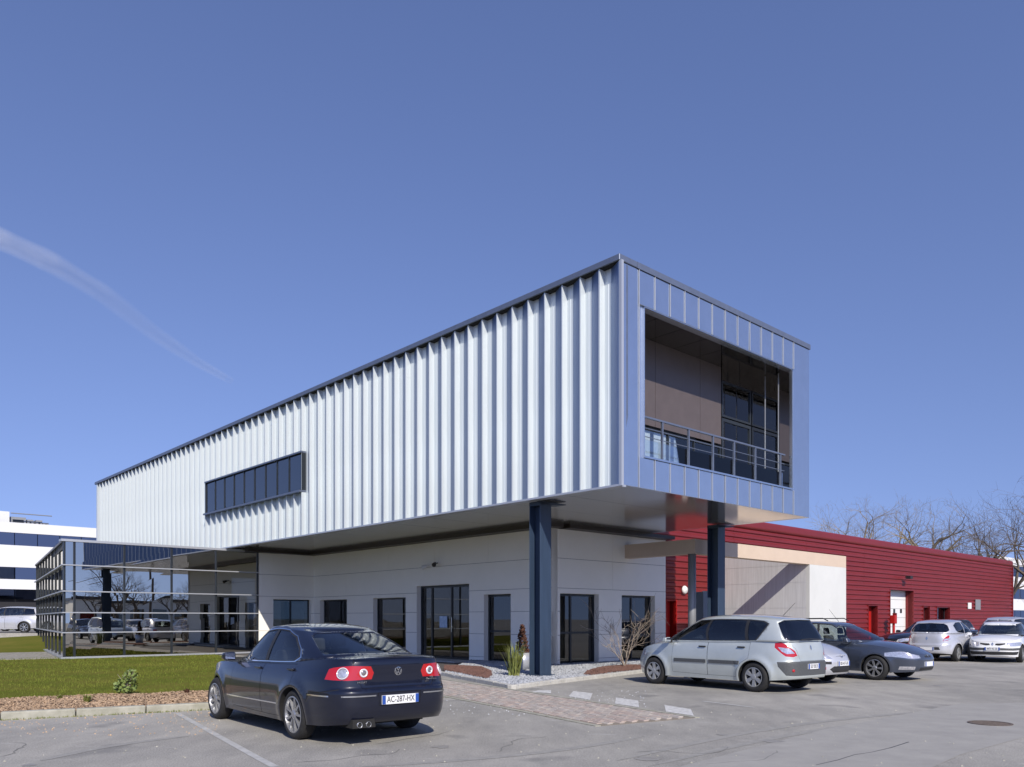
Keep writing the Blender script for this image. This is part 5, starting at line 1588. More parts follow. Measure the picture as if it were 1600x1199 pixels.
# ------------------------------------------------------------------ planted bed in front of the entrance
bv1 = (bedA - bedB).normalized(); bv2 = (bedC - bedB).normalized()
bedD = bedC + bv2 * 3.0
bed_poly = [bedB + bv1 * .1 + bv2 * .1]
e1 = bedA + bv1 * 4.0
inner = [B0 - V * 0.0 - U * .02, ]
bed = [(bedB.x, bedB.y), (bedD.x, bedD.y), tuple(FX.p(xl, .01, 0)[:2]), (B0.x, B0.y), tuple(FM.p(FM.at(735), .01, 0)[:2]), (bedA.x, bedA.y)]
sheet('gravel_bed', bed, .055, M_GRAV)
bedg = [(bedB.x, bedB.y), (bedC.x, bedC.y), tuple(FX.p(xl, .01, 0)[:2]), (B0.x, B0.y), tuple(FM.p(FM.at(735), .01, 0)[:2]), (bedA.x, bedA.y)]
scatter('gravel', bedg, 16000, .026, M_GRAV, .066, 'loose white gravel round the foot of the steel column', 'gravel', .7, seed=5)
def blob_poly(pts): return [ground(px, py, .08) for px, py in pts]
rl_ = blob_poly([(694, 1048), (694, 1041), (722, 1041), (752, 1043), (767, 1049), (769, 1056), (762, 1061), (740, 1057), (712, 1051)])
rr_ = blob_poly([(912, 1055), (918, 1049), (940, 1043), (975, 1040), (1010, 1040), (1032, 1041), (1032, 1044), (992, 1048), (950, 1052), (925, 1056)])
for k, (pl, lab) in enumerate(((rl_, 'red brown mulch bed between the dark saloon and the gravel'), (rr_, 'red brown mulch bed under the bare shrub'))):
    mb = MB(); c = np.mean(np.array(pl), 0); n = len(pl)
    mb.add([(x, y, .06) for x, y in pl] + [(c[0] + (x - c[0]) * .6, c[1] + (y - c[1]) * .6, .10) for x, y in pl] + [(c[0], c[1], .115)],
           [(i, (i + 1) % n, (i + 1) % n + n, i + n) for i in range(n)] + [(i + n, (i + 1) % n + n, 2 * n) for i in range(n)])
    o = mb.build('mulch_bed', M_RMUL, None, True); o['kind'] = 'structure'
    scatter('red_mulch', pl, 5000, .022, M_RMUL, .10, lab, 'mulch', .6, seed=7 + k)
def kerb_run(p, q, name, label):
    d = (q - p); L_ = d.length; d.normalize()
    rt = empty(name, label, 'kerb', (p.x, p.y, 0), math.atan2(d.y, d.x))
    n = max(1, round(L_ / 1.0))
    for k in range(n):
        o_ = MB().box(L_ * k / n + .005, L_ * (k + 1) / n - .005, 0, .12, -.04, .095 + rnd.uniform(-.004, .004)).build('kerb_stone', M_KERBW, rt); bevel(o_, .018, 2)
    return rt
M_KERBW = mat('pale concrete edging', (0.50, 0.49, 0.45), 0.9, color2=(0.36, 0.35, 0.32), nscale=5, bump=.2, bscale=50)
kerb_run(bedB, bedD, 'bed_kerb', 'pale concrete edging of the gravel bed running behind the people carrier')
kerb_run(bedA + bv1 * 3.5, bedB, 'bed_kerb', 'pale concrete edging between the clay paved path and the gravel bed')
# threshold slab at the door
a0_, a1_ = FM.at(640), FM.at(745)
o = FM.box(MB(), min(a0_, a1_), max(a0_, a1_), .0, 1.0, 0.0, .058).build('door_step', M_KERBW); o['kind'] = 'structure'

# ------------------------------------------------------------------ clay paver path
PU0, PU1 = Vector(ground(805, 1079.5)), Vector(ground(1086, 1122.5))
PL0, PL1 = Vector(ground(696, 1089)), Vector(ground(966, 1138.5))
pdir = (PU1 - PU0).normalized()
pn = Vector((-pdir.y, pdir.x))
if (PL1 - PU1).dot(pn) < 0: pn = -pn
pw0 = (PL0 - PU0).dot(pn); pw1 = (PL1 - PU1).dot(pn)
pw = (pw0 + pw1) / 2
plen = (PU1 - PU0).length
path = empty('paved_path', 'path of small reddish clay pavers running from the entrance across the car park', 'path', (PU0.x, PU0.y, 0), math.atan2(pdir.y, pdir.x))
flipy = 1 if Vector((-pdir.y, pdir.x)).dot(pn) > 0 else -1
x0_, x1_ = -9.5, plen
y0_, y1_ = sorted((0.0, pw * flipy))
b0 = MB().box(x0_, x1_, y0_, y1_, -.02, .004).build('joint_bed', M_PAVJ, path)
pm = []
for v_ in range(6):
    mb = MB(); L_, W_ = .212, .104; h = .005
    mb.hexa([(-L_/2, -W_/2, -.01), (L_/2, -W_/2, -.01), (L_/2, W_/2, -.01), (-L_/2, W_/2, -.01), (-L_/2 + h, -W_/2 + h, .013), (L_/2 - h, -W_/2 + h, .013), (L_/2 - h, W_/2 - h, .013), (-L_/2 + h, W_/2 - h, .013)])
    c = [(.43, .355, .305), (.40, .35, .31), (.45, .40, .35), (.37, .335, .30), (.42, .38, .345), (.39, .32, .28)][v_]
    pm.append(mb.mesh('paver', mat('clay paver', c, .88, noise=.25, nscale=8)))
cells = []
nrow_ = int((y1_ - y0_) / .112)
for i in range(int((x1_ - x0_) / .22)):
    for j in range(nrow_):
        cells.append((x0_ + .11 + i * .22 + (.11 if j % 2 else 0), y0_ + .056 + j * .112 + (y1_ - y0_ - nrow_ * .112) / 2))
cells = [c for c in cells if c[0] < x1_ - .1]
def cam_d(c):
    q = PU0 + pdir * c[0] + Vector((-pdir.y, pdir.x)) * c[1]; return q.length
def cam_px(c):
    q = PU0 + pdir * c[0] + Vector((-pdir.y, pdir.x)) * c[1]; return 800 + FOC * q.x / q.y
cells.sort(key=cam_d)
vis = [c for c in cells if cam_px(c) > 690]; rest = [c for c in cells if cam_px(c) <= 690]
for c in vis[:300]:
    o_ = link(bpy.data.objects.new('paver', pm[rnd.randrange(6)]), path); o_.location = (c[0], c[1], .002 + rnd.uniform(-.003, .003)); o_.rotation_euler = (rnd.uniform(-.012, .012), rnd.uniform(-.008, .008), rnd.uniform(-.02, .02))
mb = MB()
for c in vis[300:] + rest:
    z = .013 + rnd.uniform(-.002, .003); x, y = c
    mb.hexa([(x - .104, y - .051, -.01), (x + .104, y - .051, -.01), (x + .104, y + .051, -.01), (x - .104, y + .051, -.01), (x - .100, y - .047, z), (x + .100, y - .047, z), (x + .100, y + .047, z), (x - .100, y + .047, z)], rnd.randrange(6))
o_ = mb.build('pavers', [m_.materials[0] for m_ in pm], path); o_['kind'] = 'stuff'
# flat edging round the path
for (ya, yb) in ((y0_ - .10, y0_ - .005), (y1_ + .005, y1_ + .10)):
    n = int((x1_ - x0_) / 1.0)
    for k in range(n):
        o_ = MB().box(x0_ + (x1_ - x0_) * k / n + .004, x0_ + (x1_ - x0_) * (k + 1) / n - .004, ya, yb, -.02, .012).build('edging_stone', M_KERB, path)
# painted marks
def marks(name, quads, m, label=None):
    for i, q in enumerate(quads):
        mb = MB(); mb.add([(*ground(px, py), .0045) for px, py in q], [tuple(range(len(q)))])
        o = mb.build(name, m); o['kind'] = 'structure'
marks('road_marking', [[(841, 1079), (861, 1079), (861, 1083.8), (829.7, 1081.8)], [(895.8, 1080.4), (926, 1083.8), (921.7, 1094.2), (888.6, 1088.4)],
    [(962.8, 1090.4), (997.3, 1095.3), (998.5, 1105.7), (960.5, 1099.9)], [(1038, 1102), (1079.3, 1108.6), (1084.2, 1119.2), (1040.5, 1112.6)]], M_LINE)
def line(p, q, w):
    p, q = Vector(ground(*p)), Vector(ground(*q)); d = (q - p).normalized(); n = Vector((-d.y, d.x)) * w / 2
    mb = MB(); mb.add([(a.x, a.y, .004) for a in (p - n, q - n, q + n, p + n)], [(0, 1, 2, 3)]); o = mb.build('parking_line', M_LINEF); o['kind'] = 'structure'
line((277, 1115), (405, 1186), .09); line((405, 1186), (430, 1199), .09)
line((1000, 1063), (1060, 1071), .10); line((1098, 1096), (1180, 1106), .08); line((694, 1089), (745, 1097), .06)
# storm drain grate with its ring of patched tarmac
gc = Vector(ground(1547, 1131))
dr = empty('storm_drain', 'round cast iron storm drain grate in the tarmac at the lower right', 'drain', (gc.x, gc.y, 0))
m = MB(); m.lathe([(.29, -.02), (.29, .012), (.25, .013), (.25, -.02)], 32); m.build('ring', mat('rusty cast iron', (.15, .12, .10), .8, .3, noise=.4, nscale=20), dr)
for k in range(7):
    y = -.21 + .07 * k; h = math.sqrt(max(.01, .25 ** 2 - y * y)); MB().box(-h, h, y - .02, y + .02, -.01, .011).build('bar', bpy.data.materials['rusty cast iron'], dr)
m = MB(); m.lathe([(0, .005), (.25, .005)], 24); m.build('pit', M_UNDER, dr)
# sealed crack in the asphalt
cr_ = [ground(*p) for p in ((1275, 1196), (1310, 1188), (1335, 1180), (1362, 1176), (1392, 1169), (1420, 1160))]
mb = MB(); vs = []
for i, (x, y) in enumerate(cr_):
    w = .006 + .008 * rnd.random(); vs += [(x, y - w, .004), (x, y + w, .004)]
mb.add(vs, [(2 * i, 2 * i + 2, 2 * i + 3, 2 * i + 1) for i in range(len(cr_) - 1)]); o = mb.build('road_crack', mat('bitumen seal', (.035, .035, .037), .6)); o['kind'] = 'structure'
# finer cracks, tyre scrubs and oil drips, each with its own outline
M_CRK = mat('hairline crack', (.17, .168, .16), .9); M_OIL = mat('old oil stain', (.23, .222, .205), .6, color2=(.29, .28, .26), nscale=6); M_TYM = mat('tyre scrub mark', (.235, .23, .215), .85, color2=(.32, .31, .285), nscale=9)
rc = random.Random(5)
for k in range(6):
    px, py = rc.uniform(0, 1600), rc.uniform(1120, 1195)
    x, y = ground(px, py); an = rc.uniform(-.6, .6) + (1.2 if rc.random() < .3 else 0); vs = []
    for i in range(14):
        w = .0035 + .004 * rc.random(); nx_, ny_ = -math.sin(an), math.cos(an)
        vs += [(x - nx_ * w, y - ny_ * w, .0036), (x + nx_ * w, y + ny_ * w, .0036)]; an += rc.gauss(0, .35); x += .11 * math.cos(an); y += .11 * math.sin(an)
    mb = MB(); mb.add(vs, [(2 * i, 2 * i + 2, 2 * i + 3, 2 * i + 1) for i in range(13)]); o = mb.build('hairline_crack', M_CRK); o['kind'] = 'structure'
for k in range(6):
    px, py = rc.choice([(90, 1165), (210, 1180), (560, 1185), (800, 1165), (1130, 1145), (1250, 1110), (1420, 1100), (1010, 1180), (700, 1175), (40, 1190), (1180, 1165), (1490, 1075), (900, 1185)]); x, y = ground(px + rc.uniform(-40, 40), py + rc.uniform(-8, 8)); r_ = rc.uniform(.04, .16)
    pts = [(x + r_ * rc.uniform(.6, 1.2) * math.cos(t), y + r_ * rc.uniform(.6, 1.2) * math.sin(t), .0038 + k * .00005) for t in np.linspace(0, 6.283, 15)[:-1]]
    mb = MB(); mb.add(pts, [tuple(range(14))]); o = mb.build('oil_stain', M_OIL); o['kind'] = 'structure'
for k, (p, q, b) in enumerate((((960, 1190), (1500, 1108), .5), ((1010, 1199), (1560, 1112), .5), ((560, 1199), (1010, 1150), -.3), ((60, 1190), (300, 1150), .2))):
    p, q = Vector(ground(*p)), Vector(ground(*q)); d = q - p; n = Vector((-d.y, d.x)).normalized(); vs = []
    for i in range(17):
        t = i / 16; c = p + d * t + n * b * math.sin(math.pi * t); w = .075 * (1 - abs(2 * t - 1) ** 6)
        vs += [(c.x - n.x * w, c.y - n.y * w, .0031), (c.x + n.x * w, c.y + n.y * w, .0031)]
    mb = MB(); mb.add(vs, [(2 * i, 2 * i + 2, 2 * i + 3, 2 * i + 1) for i in range(16)]); o = mb.build('tyre_mark', M_TYM); o['kind'] = 'structure'
# stray gravel and chips on the tarmac and the path
def strays(px0, px1, py0, py1, n, seed, m):
    r_ = random.Random(seed); mb = MB()
    for _ in range(n):
        x, y = ground(r_.uniform(px0, px1), py0 + (py1 - py0) * r_.random() ** 1.6); s = r_.uniform(.006, .018); a = r_.uniform(0, 6.28)
        P = [(x + s * math.cos(a + t), y + s * math.sin(a + t), .0) for t in (0, 2.1, 4.2)]
        mb.add(P + [(x, y, s * .9)], [(0, 1, 3), (1, 2, 3), (2, 0, 3)])
    o = mb.build('stray_stones', m); o['kind'] = 'stuff'; o['label'] = 'loose stones strewn on the tarmac beside the beds and kerbs'; o['category'] = 'gravel'
strays(690, 1010, 1080, 1120, 260, 1, M_GRAV); strays(0, 340, 1112, 1150, 300, 2, M_CHIP); strays(0, 1600, 1110, 1198, 260, 3, M_KERB)
# paler patch of newer tarmac on the right
sheet('road_patch', [ground(*p) for p in ((1060, 1199), (1290, 1140), (1500, 1100), (1640, 1098), (1700, 1125), (1500, 1180), (1400, 1225))], .0035, mat('patched tarmac', (.34, .33, .305), .9, color2=(.28, .272, .255), nscale=2.2, detail=8, bump=.25, bscale=120))

# ------------------------------------------------------------------ plants
M_LEAF = mat('pale green leaf', (0.20, 0.26, 0.07), 0.55, color2=(0.12, 0.17, 0.045), nscale=8)
M_TWIG = mat('pale bare twig', (0.30, 0.25, 0.20), 0.85)
M_BARK = mat('grey brown bark', (0.24, 0.195, 0.135), 0.9, noise=.3, nscale=3)
M_BARKD = mat('dark bark', (0.11, 0.088, 0.068), 0.9, noise=.3, nscale=3)
M_STRAW = mat('yellow green blade leaf', (0.20, 0.21, 0.05), 0.6, color2=(0.10, 0.13, 0.03), nscale=5)
M_DEAD = mat('rusty brown foliage', (0.095, 0.036, 0.020), 0.9, color2=(0.05, 0.022, 0.014), nscale=10)
def leaf_cloud(mb, c, rad, n, size, r_, squash=1.0):
    for _ in range(n):
        d = Vector((r_.gauss(0, 1), r_.gauss(0, 1), r_.gauss(0, 1))); d.normalize(); d *= r_.uniform(.35, 1) ** .5
        p = Vector(c) + Vector((d.x * rad[0], d.y * rad[1], d.z * rad[2]))
        a = Vector((r_.uniform(-1, 1), r_.uniform(-1, 1), r_.uniform(-.4, .8))).normalized(); b = a.orthogonal().normalized() * size * .45; a = a * size * r_.uniform(.7, 1.3)
        mb.add([p - a * .5, p + b * .9, p + a * .6, p - b * .9], [(0, 1, 2, 3)])
gx, gy = ground(199, 1085, .05)
sh = empty('young_shrub', 'small pale green leafy shrub at the edge of the lawn and the wood chips', 'shrub', (gx, gy, .05))
mb = MB(); rr = random.Random(4)
for _ in range(9):
    an = rr.uniform(0, 6.28); mb.tube([(0, 0, 0), (math.cos(an) * .08, math.sin(an) * .08, .25), (math.cos(an) * .18, math.sin(an) * .15, rr.uniform(.35, .5))], [.008, .006, .003], 5)
mb.build('stems', M_TWIG, sh)
lv = MB(); leaf_cloud(lv, (-.03, 0, .17), (.22, .2, .16), 150, .075, rr); leaf_cloud(lv, (0.05, 0, .36), (.14, .14, .14), 90, .07, rr)
lv.build('leaves', M_LEAF, sh)['kind'] = 'stuff'
def tuft(px, py, z, n, h, spread, m, name, label, cat, w=.012):
    x, y = ground(px, py, z); mb = MB(); rr = random.Random(px)
    for _ in range(n):
        an = rr.uniform(0, 6.28); l = rr.uniform(.5, 1) * h; s = rr.uniform(.1, 1) * spread; c, s_ = math.cos(an), math.sin(an); bx, by = -s_ * w, c * w
        o = (rr.uniform(-.3, .3) * spread, rr.uniform(-.3, .3) * spread)
        mb.add([(o[0] - bx, o[1] - by, 0), (o[0] + bx, o[1] + by, 0), (o[0] + c * s * .5 + bx * .8, o[1] + s_ * s * .5 + by * .8, l * .65), (o[0] + c * s * .5 - bx * .8, o[1] + s_ * s * .5 - by * .8, l * .65), (o[0] + c * s, o[1] + s_ * s, l)], [(0, 1, 2, 3), (3, 2, 4)])
    o = mb.build(name, m); o.location = (x, y, z); return tag(o, label, cat)
tuft(803, 1056, .07, 90, .95, .42, M_STRAW, 'spiky_plant', 'spiky yellow green plant in the gravel at the foot of the steel column', 'plant', .016)
tuft(136, 1098, .05, 60, .16, .14, M_STRAW, 'weed', 'dark grassy weed growing in the wood chips left of the shrub', 'weed')
tuft(213, 1112, .0, 50, .09, .10, M_STRAW, 'weed', 'tiny weed growing in the gutter below the leafy shrub', 'weed')
tuft(292, 1084, .05, 40, .12, .10, M_DEAD, 'weed', 'dry dark weed in the wood chips near the front wheel of the dark saloon', 'weed')
tuft(93, 1093, .05, 40, .10, .10, M_STRAW, 'weed', 'small weed at the edge of the lawn, furthest left in the wood chips', 'weed')
# low grass fringe along the gutter
gb = MB(); rr = random.Random(9)
for _ in range(900):
    a = rr.uniform(-1, 4.6) if rr.random() < .75 else rr.uniform(4, 8); x, y = kp(a, -.02 + rr.gauss(0, .02)); h = rr.uniform(.01, .04); an = rr.uniform(0, 6.28)
    gb.add([(x - .008 * math.cos(an), y - .008 * math.sin(an), 0), (x + .008 * math.cos(an), y + .008 * math.sin(an), 0), (x + rr.uniform(-.02, .02), y, h)], [(0, 1, 2)])
o = gb.build('gutter_moss', M_STRAW); o['kind'] = 'stuff'; o['label'] = 'mossy grass growing in the gutter of the concrete kerb'; o['category'] = 'moss'
# conical brown conifer in a pale pot in front of the entrance window
x, y = ground(816, 1046, .08)
cf = empty('potted_conifer', 'rusty brown cone shaped conifer in a pale grey pot beside the steel column', 'potted plant', (x, y, .08))
m = MB(); m.lathe([(0, 0), (.20, 0), (.25, .48), (.21, .48), (.20, .42), (0, .42)], 20); m.build('pot', M_CAPS, cf, True)
lv = MB(); rr = random.Random(3)
for k in range(14):
    z = .45 + k * .06; r_ = .24 * (1 - k / 15) ** .8; leaf_cloud(lv, (0, 0, z), (r_, r_, .06), 30, .08, rr)
lv.build('foliage', M_DEAD, cf)['kind'] = 'stuff'
def branchy(mb, p, d, L_, r0_, lev, rr, up=.12, split=3, thin=.5, bend=.25, maxseg=None, sides=(8, 6, 5, 4, 3, 3)):
    """recursive bare branches"""
    n = 4 if lev < 3 else 3
    pts = [p]; q = Vector(p); dd = Vector(d).normalized()
    for i in range(n):
        dd = (dd + Vector((rr.gauss(0, bend), rr.gauss(0, bend), rr.gauss(0, bend) + up)) * .5).normalized()
        q = q + dd * (L_ / n); pts.append(q.copy())
    r1_ = r0_ * thin
    mb.tube(pts, [r0_ + (r1_ - r0_) * i / n for i in range(n + 1)], sides[min(lev, 5)], cap=False)
    if lev >= maxseg: return
    k = split + (1 if rr.random() < (.5 if split > 2 else .85) else 0)
    for i in range(k):
        t = rr.uniform(.35, 1.0) if i < k - 1 else 1.0
        f = t * n; j = min(n - 1, int(f)); pp = Vector(pts[j]).lerp(Vector(pts[j + 1]), f - j)
        ax = Vector((rr.gauss(0, 1), rr.gauss(0, 1), rr.gauss(0, .6))).normalized()
        nd = (dd + ax * rr.uniform(.55, 1.1)).normalized()
        branchy(mb, pp, nd, L_ * rr.uniform(.62, .82), max(r1_ * rr.uniform(.6, .85), .006), lev + 1, rr, up, split, thin, bend, maxseg, sides)
# bare shrub beside the people carrier
x, y = ground(976, 1042, .08)
bs = empty('bare_shrub', 'bare twiggy shrub growing in the red mulch by the right-hand windows', 'shrub', (x, y, .08))
mb = MB(); rr = random.Random(12)
for an, tl, hh in ((2.6, .55, .75), (2.2, .3, 1.0), (.6, .25, .9), (0, .2, 1.05), (3.4, .8, .5), (5.5, .4, .7)):
    branchy(mb, Vector((0, 0, 0)), Vector((math.cos(an) * tl, math.sin(an) * tl * .5, 1)), hh, .018, 1, rr, .08, 2, .55, .2, 4, (5, 5, 4, 3, 3, 3))
mb.build('branches', M_TWIG, bs)
# ------------------------------------------------------------------ bare trees
def bare_tree(name, label, x, y, z0, H, m, seed, group=None, lean=(0, 0), split=3, trunk=.28, spread=1.0, lev=5):
    rr = random.Random(seed)
    root = empty(name, label, 'tree', (x, y, z0), 0, group)
    tk = MB(); th = H * trunk
    r0_ = H * .024
    p = [Vector((0, 0, -.2)), Vector((lean[0] * .4, lean[1] * .4, th * .5)), Vector((lean[0], lean[1], th))]
    tk.tube(p, [r0_ * 1.25, r0_, r0_ * .85], 9)
    tk.build('trunk', m, root, True)
    cr = MB()
    n = 5
    for i in range(n):
        an = 6.283 * i / n + rr.uniform(-.4, .4)
        tl = rr.uniform(.35, 1.1) * spread
        branchy(cr, p[2] - Vector((0, 0, rr.uniform(0, th * .18))), Vector((math.cos(an) * tl, math.sin(an) * tl, 1)), (H - th) * rr.uniform(.36, .46), r0_ * .62, 1, rr, .06, split, .6, .26, lev, (8, 6, 5, 3, 3, 3))
    cr.build('crown', m, root)
    return root
def far_tree(px, ytop, D, seed, label, m=M_BARK, **k):
    k.setdefault('lev', 6); k.setdefault('split', 2); k.setdefault('trunk', .24); k.setdefault('spread', 1)
    H = EYE + (HOR - ytop) * D / FOC
    bare_tree('bare_tree', label, (px - 800) / FOC * D, D, 0, H, m, seed, 'bare trees behind the red warehouse', **k)
far_tree(1437, 768, 78, 21, 'broad bare tree with a wide crown rising over the middle of the red roof', spread=1.5, lean=(.3, 0), trunk=.5)
far_tree(1352, 772, 84, 5, 'slimmer bare tree left of the broad one behind the red roof', spread=1.0, trunk=.42)
far_tree(1316, 800, 92, 33, 'low bare tree nearest the metal box behind the red roof', spread=1.0)
far_tree(1530, 786, 74, 8, 'dark bare tree with wavy stems behind the far end of the red roof', m=M_BARKD, spread=.7, trunk=.36)
far_tree(1570, 792, 84, 14, 'dark bare tree overhanging the far corner of the red warehouse', m=M_BARKD, spread=.8)
far_tree(1655, 742, 60, 17, 'tall dark bare tree cut off by the right edge of the view', m=M_BARKD, spread=.9)
far_tree(1290, 812, 110, 41, 'faint distant bare treetop just right of the metal box', spread=1.2)

# ------------------------------------------------------------------ white banded office at the far left
M_WHT = mat('white facade band', (0.68, 0.69, 0.70), 0.7, noise=.03, nscale=.3)
M_FGL = glass('far office glass', (0.05, 0.06, 0.09), .22, (.75, .78, .95))
Dl = 74.0
LOo = Vector((-800 / FOC * Dl, Dl)); FL = Frame(LOo, U, -V)
def zl(y): return EYE + (HOR - y) * Dl / FOC
wht = empty('white_office', 'white office block with dark ribbon windows at the far left', 'office building', (LOo.x, LOo.y, 0), A_U)
la, lb = -14, FL.at(215)
for (y0, y1) in ((851, 815), (885.5, 905.0)[::-1] if 0 else (885.5, 851), ):
    pass
bands = [(815, 831, 'w'), (831, 851, 'g'), (851, 885.5, 'w'), (885.5, 904.7, 'g'), (904.7, 920.4, 'w'), (920.4, 936.5, 'g'), (936.5, 953, 'd')]
core = MB(); FL.box(core, la, lb, -14, -.5, 0, zl(815) - .1); part('core', core, mat('dark interior', (.02, .02, .025), .9), wht)
for (y0, y1, k) in bands:
    z1, z0 = zl(y0), zl(y1)
    if k == 'w':
        part('facade_band', FL.box(MB(), la, lb, -.45, 0, z0, z1), M_WHT, wht)
        if y0 == 815: part('roof', FL.box(MB(), la, lb, -14, -.46, z1 - .3, z1 - .1), M_ROOFF, wht)
    elif k == 'g':
        a = la; i = 0
        while a < lb - .5:
            b = min(a + 1.9, lb)
            part('window', FL.box(MB(), a + .03, b - .03, -.22, -.19, z0 + .003, z1 - .003), M_FGL, wht); a = b
    else:
        for a in np.arange(la, lb - 1, 2.4): part('window', FL.box(MB(), a + .04, a + 2.36, -1.2, -1.15, zl(985), z1), M_FGL, wht)
z_t = zl(815)
part('plant_room', FL.box(MB(), FL.at(-30), FL.at(20), -6, -1.5, z_t - .2, z_t + 1.15), M_WHT, wht)
acm = MB()
for (p0, p1, y0, y1) in ((23, 48, 803, 817), (50, 60, 806, 820), (64, 74, 806, 822), (75, 84, 810, 823)):
    a0, a1 = FL.at(p0), FL.at(p1)
    o_ = part('rooftop_unit', FL.box(MB(), a0, a1, -4, -2, z_t - .1, z_t + (817 - y0) * Dl / FOC * .9), M_GREYMET, wht)
    f_ = FL.box(MB(), a0 + .2, a1 - .2, -2.0, -1.95, z_t + .2, z_t + (817 - y0) * Dl / FOC * .6); o2 = f_.build('louvre', M_FRAME, o_)
part('rooftop_rail', MB().tube([FL.p(FL.at(21), -1.2, z_t + 1.0), FL.p(FL.at(86), -1.2, z_t + 1.0)], .05, 6), M_GREYMET, wht)
# ------------------------------------------------------------------ white block beyond the far end of the warehouse
Dr = 95.0
RRo = Vector(((1600 - 800) / FOC * Dr, Dr)); FQ = Frame(RRo, U, -V)
def zr(y): return EYE + (HOR - y) * Dr / FOC
wr = empty('distant_white_block', 'white office block with dark window bands past the far end of the red warehouse', 'office building', (RRo.x, RRo.y, 0), A_U)
la, lb = FQ.at(1560), FQ.at(1700)
part('core', FQ.box(MB(), la, lb, -12, -.5, 0, zr(878)), bpy.data.materials['dark interior'], wr)
for (y0, y1, k) in ((875, 886, 'w'), (886, 903, 'g'), (903, 921, 'w'), (921, 937, 'g'), (937, 954, 'w'), (954, 967, 'g')):
    z1, z0 = zr(y0), zr(y1)
    if k == 'w': part('facade_band', FQ.box(MB(), la, lb, -.45, 0, z0, z1), M_WHT, wr)
    else:
        for a in np.arange(la, lb - 1, 2.2): part('window', FQ.box(MB(), a + .05, a + 2.15, -.22, -.19, z0 + .003, z1 - .003), M_FGL, wr)
# low hedge and yellow shrub far left
x, y = (30 - 800) / FOC * 56, 56
mb = MB(); leaf_cloud(mb, (0, 0, .5), (2.2, .8, .6), 500, .16, random.Random(2)); o = mb.build('yellow_shrub', M_STRAW); o.location = (x, y, .75); tag(o, 'yellow green shrub behind the silver estate at the far left', 'shrub')
o['kind'] = 'thing'

# ------------------------------------------------------------------ contrail
def contrail():
    """a long, thin, ragged tube of ice haze high in the sky"""
    m = bpy.data.materials.new('ice haze'); m.use_nodes = True
    N, L = m.node_tree.nodes, m.node_tree.links; N.remove(N['Principled BSDF'])
    t = N.new('ShaderNodeBsdfTransparent'); d = N.new('ShaderNodeBsdfDiffuse'); d.inputs[0].default_value = (.9, .92, .95, 1)
    tl = N.new('ShaderNodeBsdfTranslucent'); tl.inputs[0].default_value = (.9, .92, .95, 1)
    ad = N.new('ShaderNodeMixShader'); L.new(d.outputs[0], ad.inputs[1]); L.new(tl.outputs[0], ad.inputs[2])
    lw = N.new('ShaderNodeLayerWeight'); lw.inputs[0].default_value = .5
    inv = N.new('ShaderNodeMath'); inv.operation = 'SUBTRACT'; inv.inputs[0].default_value = 1; L.new(lw.outputs['Facing'], inv.inputs[1])
    pw_ = N.new('ShaderNodeMath'); pw_.operation = 'POWER'; pw_.inputs[1].default_value = 2.2; L.new(inv.outputs[0], pw_.inputs[0])
    tc = N.new('ShaderNodeTexCoord'); n = N.new('ShaderNodeTexNoise'); n.inputs['Scale'].default_value = .0018; n.inputs['Detail'].default_value = 3; L.new(tc.outputs['Object'], n.inputs[0])
    mr = N.new('ShaderNodeMapRange'); mr.inputs[1].default_value = .3; mr.inputs[2].default_value = .75; mr.inputs[3].default_value = .25; mr.inputs[4].default_value = .36; L.new(n.outputs[0], mr.inputs[0])
    mu = N.new('ShaderNodeMath'); mu.operation = 'MULTIPLY'; L.new(pw_.outputs[0], mu.inputs[0]); L.new(mr.outputs[0], mu.inputs[1])
    mx = N.new('ShaderNodeMixShader'); L.new(mu.outputs[0], mx.inputs[0]); L.new(t.outputs[0], mx.inputs[1]); L.new(ad.outputs[0], mx.inputs[2]); L.new(mx.outputs[0], N['Material Output'].inputs[0])
    pts = []
    alt = 6000.0
    for (px, py) in ((-260, 300), (-120, 330), (0, 373), (80, 410), (160, 458), (240, 520), (310, 567), (382, 607)):
        D = alt * FOC / (HOR - py) ; pts.append(((px - 800) / FOC * D, D, alt))
    # resample
    P = []
    for i in range(len(pts) - 1):
        for k in range(12):
            t_ = k / 12; P.append(tuple(a + (b - a) * t_ for a, b in zip(pts[i], pts[i + 1])))
    n_ = len(P); rd = [ (190 + 8 * math.sin(i * .4)) * (1 - .55 * max(0, (i - n_ * .7) / (n_ * .3))) for i in range(n_)]
    mb = MB(); mb.tube(P, rd, 20, cap=False)
    o = mb.build('contrail', m, None, True); tag(o, 'faint white vapour trail fading across the blue sky at the left', 'contrail')
contrail()

# ------------------------------------------------------------------ parked cars
def put(name, label, spec, x, y, deg, z=0.0, group=None, dress=None):
    t = make_car(name, label, (x, y, z), R(deg), spec, group)
    if dress: dress(t)
    return t
PARK = 'cars parked in front of the red warehouse'
put('parked_car', 'dark blue saloon seen from behind with round lamps in red clusters', sedan_spec(), -2.10, 10.66, 130.4, dress=dress_sedan)
put('parked_car', 'pale silver people carrier parked nose to the gravel bed', mpv_spec(), 5.714, 17.15, 129.2, group=PARK, dress=dress_mpv)
def dress_front(t, kind):
    root, sk, nm, sg = t
    if kind == 'estate':
        for s_ in (.56, -.56):
            m = MB(); m.tube([(-.5, s_, 1.43), (-.42, s_, 1.52), (1.15, s_, 1.54), (1.3, s_, 1.47)], .014, 6); m.build('roof_rail', M_BLACKM, root)
        m = MB(); m.tube([(1.3, 0, 1.45), (1.0, .05, 1.78)], [.006, .003], 5); m.build('antenna', M_BLACKP, root)
    badge(root, sk, .66 if kind != 'old' else .64, 'lozenge' if kind != 'hatch' else 'ring', r=.05, view='front')
    return root
